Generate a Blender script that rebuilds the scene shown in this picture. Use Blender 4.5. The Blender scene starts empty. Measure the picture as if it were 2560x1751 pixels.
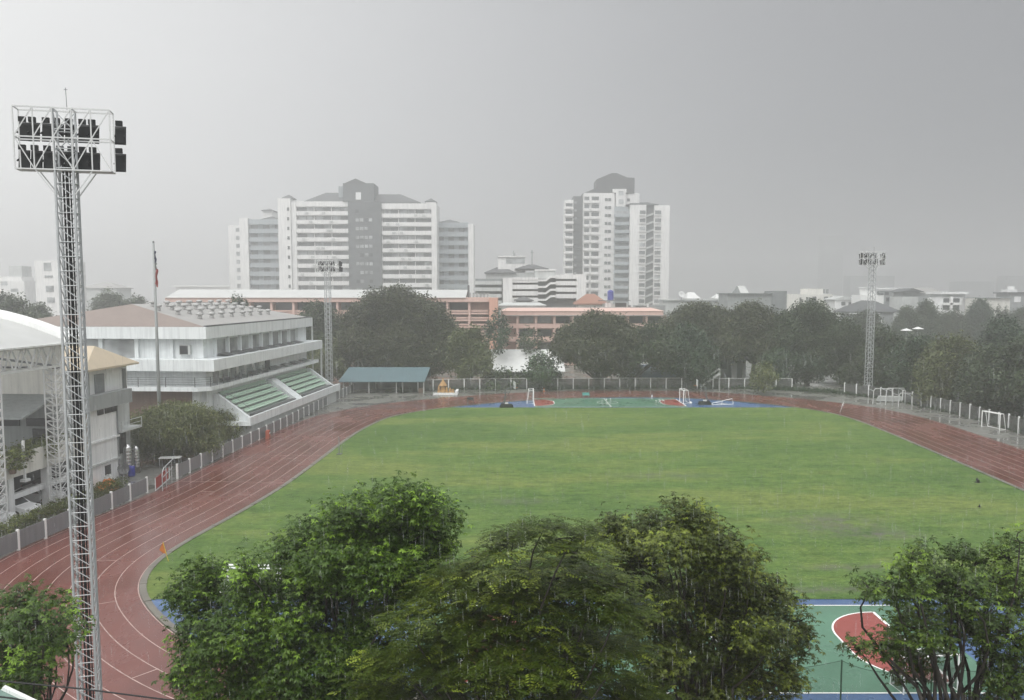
import bpy, math, random
import numpy as np
from mathutils import Vector, Matrix
R = math.radians
random.seed(7)
scene = bpy.context.scene
col = scene.collection

# ---------------------------------------------------------------- camera model
FPX, PROW, CAMH, PITCH = 2125.0, 921.0, 17.0, R(5)
K = 2560 / 2324.0
def ray(px, py):
    x = (px - 1280) / FPX; y = -(py - PROW) / FPX
    return (x, math.cos(PITCH) + y * math.sin(PITCH), -math.sin(PITCH) + y * math.cos(PITCH))
def gp(px, py, z=0.0):                       # where a sight line meets the level z
    r = ray(px, py); t = (z - CAMH) / r[2]
    return (r[0] * t, r[1] * t)
def at(px, py, d):                           # the point of a sight line d metres ahead
    r = ray(px, py); t = d / r[1]
    return Vector((r[0] * t, d, CAMH + r[2] * t))
cam = bpy.data.cameras.new('camera')
cam.sensor_width = 36.0; cam.lens = 36.0 * FPX / 2560
cam.shift_y = (PROW - 875.5) / 2560
cam.clip_start = 0.1; cam.clip_end = 6000
camo = bpy.data.objects.new('camera', cam); col.objects.link(camo)
camo.location = (0, 0, CAMH); camo.rotation_euler = (R(90) - PITCH, 0, 0)
scene.camera = camo

# ---------------------------------------------------------------- mesh builder
class MB:
    def __init__(s): s.v = []; s.f = []
    def add(s, vs, fs):
        o = len(s.v); s.v += [tuple(p) for p in vs]; s.f += [tuple(i + o for i in f) for f in fs]; return s
    def box(s, x0, x1, y0, y1, z0, z1):
        return s.add([(x0,y0,z0),(x1,y0,z0),(x1,y1,z0),(x0,y1,z0),(x0,y0,z1),(x1,y0,z1),(x1,y1,z1),(x0,y1,z1)],
            [(0,3,2,1),(4,5,6,7),(0,1,5,4),(1,2,6,5),(2,3,7,6),(3,0,4,7)])
    def bar(s, p, q, w, h=None):
        p = Vector(p); q = Vector(q); h = h or w
        d = (q - p); L = d.length
        if L < 1e-6: return s
        d /= L
        up = Vector((0,0,1)) if abs(d.z) < .95 else Vector((0,1,0))
        a = d.cross(up).normalized() * (w/2); b = a.cross(d).normalized() * (h/2)
        return s.add([p-a-b,p+a-b,p+a+b,p-a+b,q-a-b,q+a-b,q+a+b,q-a+b],
            [(0,3,2,1),(4,5,6,7),(0,1,5,4),(1,2,6,5),(2,3,7,6),(3,0,4,7)])
    def tube(s, pts, rad, n=6):
        pts = [Vector(p) for p in pts]
        if not isinstance(rad, (list, tuple)): rad = [rad] * len(pts)
        vs = []; fs = []
        for i, p in enumerate(pts):
            d = (pts[min(i+1, len(pts)-1)] - pts[max(i-1, 0)])
            d = d.normalized() if d.length > 1e-9 else Vector((0,0,1))
            up = Vector((0,0,1)) if abs(d.z) < .9 else Vector((0,1,0))
            a = d.cross(up).normalized(); b = a.cross(d).normalized()
            for k in range(n):
                t = 2*math.pi*k/n
                vs.append(p + (a*math.cos(t) + b*math.sin(t)) * rad[i])
        for i in range(len(pts)-1):
            for k in range(n):
                fs.append((i*n+k, i*n+(k+1)%n, (i+1)*n+(k+1)%n, (i+1)*n+k))
        fs.append(tuple(range(n-1, -1, -1))); fs.append(tuple((len(pts)-1)*n + k for k in range(n)))
        return s.add(vs, fs)
    def lathe(s, prof, c=(0,0,0), n=12):
        vs = []; fs = []
        for r, z in prof:
            for k in range(n):
                t = 2*math.pi*k/n
                vs.append((c[0]+r*math.cos(t), c[1]+r*math.sin(t), c[2]+z))
        for i in range(len(prof)-1):
            for k in range(n):
                fs.append((i*n+k, i*n+(k+1)%n, (i+1)*n+(k+1)%n, (i+1)*n+k))
        fs.append(tuple(range(n-1, -1, -1))); fs.append(tuple((len(prof)-1)*n + k for k in range(n)))
        return s.add(vs, fs)
    def prism(s, poly, z0, z1):               # polygon in x, y pulled up
        n = len(poly)
        return s.add([(x,y,z0) for x,y in poly] + [(x,y,z1) for x,y in poly],
            [tuple(range(n-1,-1,-1)), tuple(range(n,2*n))] + [(i,(i+1)%n,n+(i+1)%n,n+i) for i in range(n)])
    def prismy(s, poly, y0, y1):              # polygon in x, z pushed back
        n = len(poly)
        return s.add([(x,y0,z) for x,z in poly] + [(x,y1,z) for x,z in poly],
            [tuple(range(n)), tuple(range(2*n-1,n-1,-1))] + [(i,n+i,n+(i+1)%n,(i+1)%n) for i in range(n)])
    def prismx(s, poly, x0, x1):              # polygon in y, z pushed along x
        n = len(poly)
        return s.add([(x0,y,z) for y,z in poly] + [(x1,y,z) for y,z in poly],
            [tuple(range(n-1,-1,-1)), tuple(range(n,2*n))] + [(i,(i+1)%n,n+(i+1)%n,n+i) for i in range(n)])
    def hip(s, x0, x1, y0, y1, z0, z1, inset, t=.25, ridge=None):   # hip roof with an eave board
        ym = (y0+y1)/2 if ridge is None else ridge
        a, b = x0+inset, x1-inset
        return s.add([(x0,y0,z0),(x1,y0,z0),(x1,y1,z0),(x0,y1,z0),(x0,y0,z0+t),(x1,y0,z0+t),(x1,y1,z0+t),(x0,y1,z0+t),(a,ym,z1),(b,ym,z1)],
            [(0,3,2,1),(0,1,5,4),(1,2,6,5),(2,3,7,6),(3,0,4,7),(4,5,9,8),(5,6,9),(6,7,8,9),(7,4,8)])
    def strip(s, A, B, z):
        n = len(A)
        return s.add([(p[0],p[1],z) for p in A] + [(p[0],p[1],z) for p in B], [(i,i+1,n+i+1,n+i) for i in range(n-1)])
    def build(s, name, m, parent=None, smooth=False, loc=None, rotz=None):
        me = bpy.data.meshes.new(name); me.from_pydata([tuple(p) for p in s.v], [], s.f)
        if smooth:
            for p in me.polygons: p.use_smooth = True
        me.materials.append(m); me.update()
        o = bpy.data.objects.new(name, me); col.objects.link(o)
        if parent: o.parent = parent
        if loc is not None: o.location = loc
        if rotz is not None: o.rotation_euler.z = rotz
        return o
def tag(o, label=None, cat=None, group=None, kind=None):
    if label: o['label'] = label
    if cat: o['category'] = cat
    if group: o['group'] = group
    if kind: o['kind'] = kind
    return o
def thing(name, label, cat, loc=(0,0,0), rotz=0, group=None):
    o = bpy.data.objects.new(name, None); col.objects.link(o)
    o.empty_display_size = .5
    o.location = loc; o.rotation_euler = (0,0,rotz)
    return tag(o, label, cat, group)
def kids(o): return [c for c in bpy.data.objects if c.parent == o]
def copy_tree(o, loc=None, rotz=None, label=None, parent=None, scale=None):
    c = o.copy(); col.objects.link(c)
    if parent: c.parent = parent
    for ch in kids(o): copy_tree(ch, parent=c)
    if loc is not None: c.location = loc
    if rotz is not None: c.rotation_euler.z = rotz
    if scale is not None: c.scale = scale
    if label: c['label'] = label
    return c

# ---------------------------------------------------------------- materials
def newmat(name):
    m = bpy.data.materials.new(name); m.use_nodes = True
    nt = m.node_tree; b = nt.nodes['Principled BSDF']
    return m, nt, b
def noise(nt, scale, detail=4, coord='Object', sc=(1,1,1), rough=.55):
    tc = nt.nodes.new('ShaderNodeTexCoord'); mp = nt.nodes.new('ShaderNodeMapping')
    mp.inputs['Scale'].default_value = sc
    n = nt.nodes.new('ShaderNodeTexNoise'); n.inputs['Scale'].default_value = scale
    n.inputs['Detail'].default_value = detail; n.inputs['Roughness'].default_value = rough
    nt.links.new(tc.outputs[coord], mp.inputs['Vector']); nt.links.new(mp.outputs['Vector'], n.inputs['Vector'])
    return n.outputs['Fac']
def ramp(nt, fac, stops):
    r = nt.nodes.new('ShaderNodeValToRGB')
    e = r.color_ramp.elements
    while len(e) < len(stops): e.new(.5)
    for i, (p, c) in enumerate(stops):
        e[i].position = p; e[i].color = (c[0], c[1], c[2], 1) if hasattr(c, '__len__') else (c, c, c, 1)
    nt.links.new(fac, r.inputs['Fac']); return r.outputs['Color']
def mixc(nt, fac, a, b, mode='MIX'):
    n = nt.nodes.new('ShaderNodeMix'); n.data_type = 'RGBA'; n.blend_type = mode
    for i, v in ((0, fac), (6, a), (7, b)):
        if hasattr(v, 'default_value') or hasattr(v, 'is_linked'): nt.links.new(v, n.inputs[i])
        elif i == 0: n.inputs[0].default_value = v
        else: n.inputs[i].default_value = (v[0], v[1], v[2], 1)
    return n.outputs[2]
def tint(c, k): return tuple(min(1, x*k) for x in c)
def surf(name, c, rough=.6, var=.18, scale=.6, stain=.0, bump=0., bscale=8., metal=0., spec=.4, ribs=None):
    """painted or rendered surface: blotchy tone, optional rain streaks, optional corrugation"""
    m, nt, b = newmat(name)
    f = noise(nt, scale, 5)
    cc = ramp(nt, f, [(.25, tint(c, 1-var)), (.75, tint(c, 1+var*.6))])
    if stain:
        s = noise(nt, 2.2, 4, sc=(1.4, 1.4, .09))
        k = ramp(nt, s, [(.42, (1,1,1)), (.72, (1-stain, 1-stain, 1-stain*.95))])
        cc = mixc(nt, 1.0, cc, k, 'MULTIPLY')
    nt.links.new(cc, b.inputs['Base Color'])
    b.inputs['Roughness'].default_value = rough; b.inputs['Metallic'].default_value = metal
    b.inputs['Specular IOR Level'].default_value = spec
    h = None
    if bump: h = noise(nt, bscale, 3)
    if ribs:
        tc = nt.nodes.new('ShaderNodeTexCoord'); w = nt.nodes.new('ShaderNodeTexWave')
        w.wave_type = 'BANDS'; w.bands_direction = ribs[0]; w.inputs['Scale'].default_value = ribs[1]
        nt.links.new(tc.outputs['Object'], w.inputs['Vector']); h = w.outputs['Fac']
    if h is not None:
        bp = nt.nodes.new('ShaderNodeBump'); bp.inputs['Strength'].default_value = bump or .35
        bp.inputs['Distance'].default_value = .03
        nt.links.new(h, bp.inputs['Height']); nt.links.new(bp.outputs['Normal'], b.inputs['Normal'])
    return m
def leafmat(name, c0, c1, trans=.25, rough=.42):
    m, nt, b = newmat(name)
    a = nt.nodes.new('ShaderNodeAttribute'); a.attribute_name = 'tint'
    cc = ramp(nt, a.outputs['Fac'], [(0, tint(c0, .7)), (.45, c0), (.8, c1), (1, tint(c1, 1.9))])
    nt.links.new(cc, b.inputs['Base Color'])
    b.inputs['Roughness'].default_value = rough; b.inputs['Specular IOR Level'].default_value = .35
    t = nt.nodes.new('ShaderNodeBsdfTranslucent'); nt.links.new(cc, t.inputs['Color'])
    mx = nt.nodes.new('ShaderNodeMixShader'); mx.inputs[0].default_value = trans
    nt.links.new(b.outputs[0], mx.inputs[1]); nt.links.new(t.outputs[0], mx.inputs[2])
    nt.links.new(mx.outputs[0], nt.nodes['Material Output'].inputs['Surface'])
    return m
def netmat(name, c, opacity, cell=None):
    m, nt, b = newmat(name)
    b.inputs['Base Color'].default_value = (*c, 1); b.inputs['Roughness'].default_value = .8
    t = nt.nodes.new('ShaderNodeBsdfTransparent'); mx = nt.nodes.new('ShaderNodeMixShader')
    f = noise(nt, 1.3, 3); k = ramp(nt, f, [(.3, opacity*.8), (.7, min(1, opacity*1.2))])
    nt.links.new(k, mx.inputs[0]); nt.links.new(t.outputs[0], mx.inputs[1]); nt.links.new(b.outputs[0], mx.inputs[2])
    nt.links.new(mx.outputs[0], nt.nodes['Material Output'].inputs['Surface'])
    return m
def glassmat(name, c, rough=.08):
    m, nt, b = newmat(name)
    f = noise(nt, .35, 2, coord='Object')
    nt.links.new(ramp(nt, f, [(.35, tint(c, .6)), (.65, tint(c, 1.5))]), b.inputs['Base Color'])
    b.inputs['Roughness'].default_value = rough; b.inputs['Specular IOR Level'].default_value = .5
    return m

M = {}
M['white'] = surf('white_paint', (.78,.79,.79), .55, .08, .5, stain=.16)
M['white_clean'] = surf('white_gloss_paint', (.82,.83,.82), .45, .06, .7, stain=.08)
M['bluewhite'] = surf('cool_white_paint', (.76,.80,.81), .5, .08, .4, stain=.22)
M['cream'] = surf('cream_paint', (.74,.73,.68), .6, .1, .5, stain=.2)
M['lightgrey'] = surf('light_grey_render', (.52,.54,.53), .6, .14, .4, stain=.22)
M['grey'] = surf('grey_render', (.30,.32,.32), .6, .16, .5, stain=.25)
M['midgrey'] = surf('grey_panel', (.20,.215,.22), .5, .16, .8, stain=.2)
M['darkgrey'] = surf('dark_grey', (.10,.105,.11), .55, .2, .8)
M['charcoal'] = surf('charcoal', (.035,.037,.04), .5, .25, 1.2)
M['black'] = surf('black_metal', (.014,.015,.016), .7, .3, 2, spec=.2)
M['steel'] = surf('galvanised_steel', (.44,.46,.47), .42, .14, 2.5, metal=.25)
M['whitesteel'] = surf('white_steel', (.60,.61,.61), .45, .1, 2.)
M['inox'] = surf('stainless', (.6,.6,.6), .22, .1, 2., metal=.9)
M['brownwall'] = surf('brown_tile_wall', (.22,.15,.12), .6, .14, 1.2, stain=.15)
M['brownroof'] = surf('brown_metal_roof', (.215,.17,.15), .5, .1, .5, ribs=('X', 6), stain=.1)
M['greyroof'] = surf('grey_metal_roof', (.31,.305,.295), .45, .1, .35, ribs=('Y', 5))
M['tanroof'] = surf('tan_roof_sheet', (.50,.42,.31), .55, .1, .6, ribs=('X', 5))
M['whiteroof'] = surf('white_roof_sheet', (.68,.69,.68), .45, .06, .3)
M['slate'] = surf('grey_tiled_roof', (.085,.09,.095), .6, .15, .4, bump=.3, bscale=3)
M['condowhite'] = surf('tower_white_render', (.78,.78,.77), .6, .08, .12, stain=.24)
M['condogrey'] = surf('tower_grey_render', (.115,.125,.13), .6, .12, .15, stain=.12)
M['condoblue'] = surf('tower_blue_grey_render', (.36,.40,.42), .6, .1, .15, stain=.22)
M['glass'] = glassmat('dark_window_glass', (.06,.068,.072))
M['paleglass'] = glassmat('pale_window_glass', (.30,.315,.32), .15)  # pale base colour paints in lit panes and reflected sky
M['farglass'] = glassmat('tower_window_glass', (.12,.13,.135), .1)  # lighter base colour stands in for sky reflected in the tower panes
M['pink'] = surf('pink_render', (.66,.46,.40), .6, .08, .2, stain=.12)
M['salmon'] = surf('salmon_render', (.68,.38,.29), .6, .08, .2, stain=.12)
M['bluesheet'] = surf('blue_roof_sheet', (.085,.14,.16), .5, .14, .5, ribs=('X', 4))
M['bluetank'] = surf('blue_plastic', (.035,.045,.30), .4, .12, .8)
M['redroof'] = surf('red_brown_tile_roof', (.27,.13,.09), .6, .14, .5, bump=.3, bscale=3)
M['gold'] = surf('ochre_gold', (.42,.25,.10), .5, .25, 2.5)
M['red'] = surf('red_paint', (.36,.035,.03), .5, .15, 1.5)
M['orange'] = surf('orange_cloth', (.50,.16,.03), .7, .15, 3)
M['yellow'] = surf('yellow_plastic', (.55,.42,.05), .6, .15, 3)
M['teal'] = surf('teal_paint', (.10,.33,.31), .5, .15, 1.5)
M['seatgreen'] = surf('pale_green_seat', (.50,.66,.54), .5, .12, 3.)
M['dullgreen'] = surf('dull_green_wall', (.17,.25,.22), .6, .16, .8, stain=.2)
M['bark'] = surf('wet_bark', (.030,.026,.021), .7, .35, 3., bump=.6, bscale=14)
M['concrete'] = surf('wet_concrete', (.15,.14,.118), .45, .25, .8, bump=.2)
M['fencegrey'] = surf('grey_fence_sheet', (.20,.21,.22), .4, .10, .6, stain=.22)
M['carwhite'] = surf('white_car_paint', (.74,.75,.76), .18, .04, 1., spec=.6)
M['cardark'] = surf('dark_car_paint', (.03,.032,.036), .2, .1, 1., spec=.6)
M['tyre'] = surf('tyre_rubber', (.018,.018,.018), .8, .2, 4)
M['lampred'] = surf('red_lens', (.35,.02,.02), .25, .1, 3)
M['lens'] = surf('clear_lens', (.6,.6,.6), .15, .1, 3)
M['net_dark'] = netmat('dark_wire_mesh', (.10,.105,.10), .5)
M['net_green'] = netmat('green_sports_net', (.03,.07,.045), .2)
M['net_white'] = netmat('white_goal_net', (.45,.45,.42), .10)
M['agedroof'] = surf('aged_white_roof_sheet', (.50,.51,.50), .5, .1, .3, stain=.15)
M['barrier'] = surf('faded_red_plastic', (.33,.075,.04), .6, .15, 2.)
M['greenmetal'] = surf('dark_green_metal', (.02,.06,.035), .5, .15, 3)
M['line'] = surf('white_line_paint', (.42,.31,.28), .45, .38, 1.6)
M['linewhite'] = surf('court_line_paint', (.82,.82,.80), .45, .08, 1.2)
M['ventgrey'] = surf('weathered_vent_metal', (.36,.36,.355), .5, .15, 2.)
def membrane():
    m, nt, b = newmat('white_roof_membrane')
    f = noise(nt, .4, 4); c = ramp(nt, f, [(.3, (.74,.75,.74)), (.7, (.82,.83,.82))])
    nt.links.new(c, b.inputs['Base Color']); b.inputs['Roughness'].default_value = .5
    t = nt.nodes.new('ShaderNodeBsdfTranslucent'); nt.links.new(c, t.inputs['Color'])
    mx = nt.nodes.new('ShaderNodeMixShader'); mx.inputs[0].default_value = .5
    nt.links.new(b.outputs[0], mx.inputs[1]); nt.links.new(t.outputs[0], mx.inputs[2]); nt.links.new(mx.outputs[0], nt.nodes['Material Output'].inputs['Surface'])
    return m
M['membrane'] = membrane()
M['cable'] = surf('black_cable', (.012,.012,.013), .5, .2, 3)
# ---------------------------------------------------------------- ground, track, courts
def ground_mats():
    # running track: wet red rubber
    m, nt, b = newmat('wet_red_track')
    big = noise(nt, .12, 5, sc=(1, .5, 1)); fine = noise(nt, 14, 3)
    c = ramp(nt, big, [(.32, (.108,.034,.027)), (.52, (.158,.053,.042)), (.7, (.128,.042,.033))])
    c = mixc(nt, .35, c, ramp(nt, fine, [(.3, (.065,.021,.017)), (.7, (.175,.056,.044))]))
    wet = noise(nt, .3, 5, sc=(1, .45, 1))
    c = mixc(nt, 1.0, c, ramp(nt, wet, [(.45, (1,1,1)), (.72, (.78,.77,.77))]), 'MULTIPLY')
    nt.links.new(c, b.inputs['Base Color'])
    nt.links.new(ramp(nt, wet, [(.34, .34), (.52, .20), (.70, .09)]), b.inputs['Roughness'])
    b.inputs['Specular IOR Level'].default_value = .4
    bp = nt.nodes.new('ShaderNodeBump'); bp.inputs['Strength'].default_value = .12; bp.inputs['Distance'].default_value = .02
    nt.links.new(noise(nt, 6, 4), bp.inputs['Height']); nt.links.new(bp.outputs['Normal'], b.inputs['Normal'])
    M['track'] = m
    # grass
    m, nt, b = newmat('wet_grass')
    a1 = noise(nt, .055, 5, sc=(.55, 1.5, 1), rough=.62); a2 = noise(nt, .30, 7, sc=(.8, 1.5, 1), rough=.72)
    a3 = noise(nt, 7., 4, sc=(.7, 1.3, 1), rough=.8); a4 = noise(nt, .11, 6, sc=(.8, 1.2, 1), rough=.7)
    c = ramp(nt, a1, [(.41, (.033,.106,.019)), (.5, (.074,.155,.029)), (.60, (.175,.212,.052))])
    c = mixc(nt, .36, c, ramp(nt, a2, [(.36, (.028,.085,.016)), (.5, (.082,.156,.033)), (.66, (.19,.23,.07))]))
    c = mixc(nt, .42, c, ramp(nt, a3, [(.34, (.035,.065,.018)), (.66, (.165,.21,.065))]))
    c = mixc(nt, 1.0, c, ramp(nt, noise(nt, 2.4, 6, sc=(.8,1.3,1), rough=.8), [(.36, (.72,.74,.70)), (.5, (1,1,1)), (.66, (1.22,1.18,1.12))]), 'MULTIPLY')
    a5 = noise(nt, .8, 8, sc=(.65, 1.6, 1), rough=.78)
    c = mixc(nt, 1.0, c, ramp(nt, a5, [(.36, (.62,.66,.60)), (.5, (1,1,1)), (.66, (1.3,1.22,1.15))]), 'MULTIPLY')
    c = mixc(nt, ramp(nt, a4, [(.66, 0), (.74, .55)]), c, (.155,.135,.10))
    tc = nt.nodes.new('ShaderNodeTexCoord')
    for px, py, sx, sy, k in ((2085,1312,5.5,5,.95), (2215,1337,3.5,1.6,.5), (1660,1190,7,2.,.35), (2130,1420,4.5,1.,.5), (1290,1255,4,1.6,.4), (2080,1475,9,.9,.55), (1540,1480,14,.8,.35)):
        x, y = gp(px, py)
        mp = nt.nodes.new('ShaderNodeMapping'); mp.vector_type = 'TEXTURE'
        mp.inputs['Location'].default_value = (x, y, 0); mp.inputs['Scale'].default_value = (sx, sy, 50)
        g = nt.nodes.new('ShaderNodeTexGradient'); g.gradient_type = 'SPHERICAL'
        nt.links.new(tc.outputs['Object'], mp.inputs['Vector']); nt.links.new(mp.outputs['Vector'], g.inputs['Vector'])
        mm = nt.nodes.new('ShaderNodeMath'); mm.operation = 'MULTIPLY'
        nt.links.new(g.outputs['Fac'], mm.inputs[0])
        nt.links.new(ramp(nt, noise(nt, .8, 6, rough=.75), [(.38, 0), (.62, min(1, k*1.9))]), mm.inputs[1])
        c = mixc(nt, mm.outputs[0], c, (.115,.11,.095))
    nt.links.new(c, b.inputs['Base Color'])
    b.inputs['Roughness'].default_value = .75; b.inputs['Specular IOR Level'].default_value = .12
    bp = nt.nodes.new('ShaderNodeBump'); bp.inputs['Strength'].default_value = .7; bp.inputs['Distance'].default_value = .06
    nt.links.new(noise(nt, 9, 4, rough=.8), bp.inputs['Height']); nt.links.new(bp.outputs['Normal'], b.inputs['Normal'])
    M['grass'] = m
    def wetpaint(name, c, r0=.24, r1=.42):
        m, nt, b = newmat(name)
        f = noise(nt, .25, 5)
        cc = ramp(nt, f, [(.3, tint(c, .74)), (.7, tint(c, 1.2))])
        cc = mixc(nt, .18, cc, ramp(nt, noise(nt, 9, 3), [(.3, tint(c, .6)), (.7, tint(c, 1.4))]))
        nt.links.new(cc, b.inputs['Base Color'])
        nt.links.new(ramp(nt, noise(nt, .4, 4), [(.4, r1), (.62, r0)]), b.inputs['Roughness'])
        return m
    M['courtblue'] = wetpaint('blue_court_paint', (.056,.112,.235))
    M['courtgreen'] = wetpaint('green_court_paint', (.078,.180,.118))
    M['courtred'] = wetpaint('red_court_paint', (.25,.052,.042))
    # yard around: wet concrete and mud
    m, nt, b = newmat('wet_yard')
    f = noise(nt, .06, 6); g = noise(nt, 2.5, 5)
    c = ramp(nt, f, [(.3, (.105,.105,.095)), (.55, (.155,.155,.145)), (.75, (.12,.125,.10))])
    c = mixc(nt, .3, c, ramp(nt, g, [(.3, (.06,.06,.055)), (.7, (.22,.22,.2))]))
    nt.links.new(c, b.inputs['Base Color'])
    nt.links.new(ramp(nt, noise(nt, .22, 4), [(.42, .5), (.58, .07)]), b.inputs['Roughness'])
    M['yard'] = m
ground_mats()

def spline(pts, step=1.0, closed=True):
    P = np.array(pts, float); n = len(P); out = []
    rng = range(n) if closed else range(n-1)
    for i in rng:
        if closed: p0, p1, p2, p3 = P[(i-1)%n], P[i], P[(i+1)%n], P[(i+2)%n]
        else: p0, p1, p2, p3 = P[max(i-1,0)], P[i], P[i+1], P[min(i+2,n-1)]
        for t in np.linspace(0, 1, 24, endpoint=False):
            out.append(.5*((2*p1)+(p2-p0)*t+(2*p0-5*p1+4*p2-p3)*t*t+(3*p1-p0-3*p2+p3)*t**3))
    if not closed: out.append(P[-1])
    Q = np.array(out)
    if closed: Q = np.vstack([Q, Q[:1]])
    s = np.concatenate([[0], np.cumsum(np.linalg.norm(np.diff(Q, axis=0), axis=1))])
    N = int(s[-1]/step)
    u = np.linspace(0, s[-1], N, endpoint=not closed)
    Q = np.stack([np.interp(u, s, Q[:,k]) for k in range(Q.shape[1])], 1)
    return Q
INNER = spline([(-16.4,40.8),(-19.95,45),(-21.85,48.4),(-22.75,52),(-22.75,56),(-22.1,61),(-21.3,66.5),(-20.45,75),(-20.0,86),(-19.6,98),(-18.9,107),
    (-17.4,115.5),(-14.6,121.2),(-10.5,126),(-4,131.2),(3.6,135.7),(10,138),(17,139),(24,138.9),(30,137.4),(36,133.6),(41.5,128.3),(45.2,122.3),
    (46.6,115),(46.5,105),(45.7,90),(44.6,73),(43.7,60),(42.6,52),(39.8,44.5),(35,38.6),(28,35),(19,33.7),(10,33.4),(2,33.6),(-5,34.5),(-11.2,36.9)], .8)
for _ in range(4): INNER = (np.roll(INNER,1,0) + 2*INNER + np.roll(INNER,-1,0))/4
tang = np.roll(INNER,-1,0) - np.roll(INNER,1,0); tang /= np.linalg.norm(tang,axis=1)[:,None]
OUTN = np.stack([-tang[:,1], tang[:,0]], 1)                 # clockwise loop: outward is to the left of travel
if (OUTN[0] @ (INNER[0]-np.array([12.,85.]))) < 0: OUTN = -OUTN
for _ in range(30): OUTN = (np.roll(OUTN,1,0) + 2*OUTN + np.roll(OUTN,-1,0))/4
OUTN /= np.linalg.norm(OUTN,axis=1)[:,None]
def off(d): return INNER + OUTN*d
def ring(mb, d0, d1, z):
    A = off(d0); B = off(d1); A = np.vstack([A,A[:1]]); B = np.vstack([B,B[:1]])
    return mb.strip(A, B, z)
g = MB(); g.add([(-900,-120,0),(900,-120,0),(900,1700,0),(-900,1700,0)], [(0,1,2,3)])
tag(g.build('ground', M['yard']), 'wet grey ground around the sports field', kind='structure')
NL, LW = 8, 1.22
tk = ring(MB(), 0, NL*LW+.35, .008).build('running_track', M['track'])
tag(tk, 'wet red rubber running track', kind='structure')
ln = MB()
for i in range(NL+1): ring(ln, i*LW+.02, i*LW+.068, .013)
# short cross marks on the lanes
for i, lane in ((-3,2),(-11,3),(-16,4),(6,3),(13,5),(40,1),(41,4),(60,2),(9,1),(1,5),(-8,5),(18,2),(24,6)):
    k = i % len(INNER); p = INNER[k]; n = OUTN[k]; t = tang[k]
    a = p+n*(lane*LW); b2 = p+n*((lane+1)*LW)
    ln.add([(*(a-t*.03),.0135),(*(b2-t*.03),.0135),(*(b2+t*.03),.0135),(*(a+t*.03),.0135)], [(0,1,2,3)])
for k0 in (46, 62): # full start lines on the straight
    p = INNER[k0]; n = OUTN[k0]; t = tang[k0]; a = p; b2 = p+n*(NL*LW)
    ln.add([(*(a-t*.03),.0135),(*(b2-t*.03),.0135),(*(b2+t*.03),.0135),(*(a+t*.03),.0135)], [(0,1,2,3)])
tag(ln.build('track_markings', M['line']), 'pale lane lines on the red track', kind='structure')
kb = MB(); A = off(-.03); B = off(-.40)
sel = [i for i in range(len(INNER))]
A2 = np.vstack([A,A[:1]]); B2 = np.vstack([B,B[:1]]); n_ = len(A2)
kb.add([(p[0],p[1],.07) for p in A2]+[(p[0],p[1],.07) for p in B2]+[(p[0],p[1],0) for p in A2], [(i,i+1,n_+i+1,n_+i) for i in range(n_-1)]+[(i,i+1,2*n_+i+1,2*n_+i) for i in range(n_-1)])
for i in range(0, len(INNER), 4):
    p = INNER[i]+OUTN[i]*-.22; t = tang[i]; n = OUTN[i]
    q = [p-t*.16-n*.2, p+t*.16-n*.2, p+t*.16+n*.19, p-t*.16+n*.19]
    kb.prism([tuple(v) for v in q], .03, .095)
tag(kb.build('kerb', M['concrete']), 'low concrete kerb along the inside of the track', kind='structure')
inner = [tuple(p) for p in off(-.38)]
def clip(poly, y, keep_above):
    out = []
    for i in range(len(poly)):
        a, b2 = poly[i], poly[(i+1)%len(poly)]
        ia = (a[1] >= y) == keep_above; ib = (b2[1] >= y) == keep_above
        if ia: out.append(a)
        if ia != ib:
            t = (y-a[1])/(b2[1]-a[1]); out.append((a[0]+t*(b2[0]-a[0]), y))
    return out
def sheet(name, poly, z, m, label):
    bl = MB(); bl.add([(x,y,z) for x,y in poly], [tuple(range(len(poly)))])
    o = bl.build(name, m)
    n = o.data.polygons[0].normal
    if n.z < 0: o.data.flip_normals()
    return tag(o, label, kind='structure')
Y0, Y1 = 46.15, 126.45
sheet('court_surround', clip(inner, Y0, False), .010, M['courtblue'], 'blue painted surround of the near court')
sheet('court_surround', clip(inner, Y1, True), .010, M['courtblue'], 'blue painted surround of the far court')
gpoly = clip(clip(inner, Y0, True), Y1, False)
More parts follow.
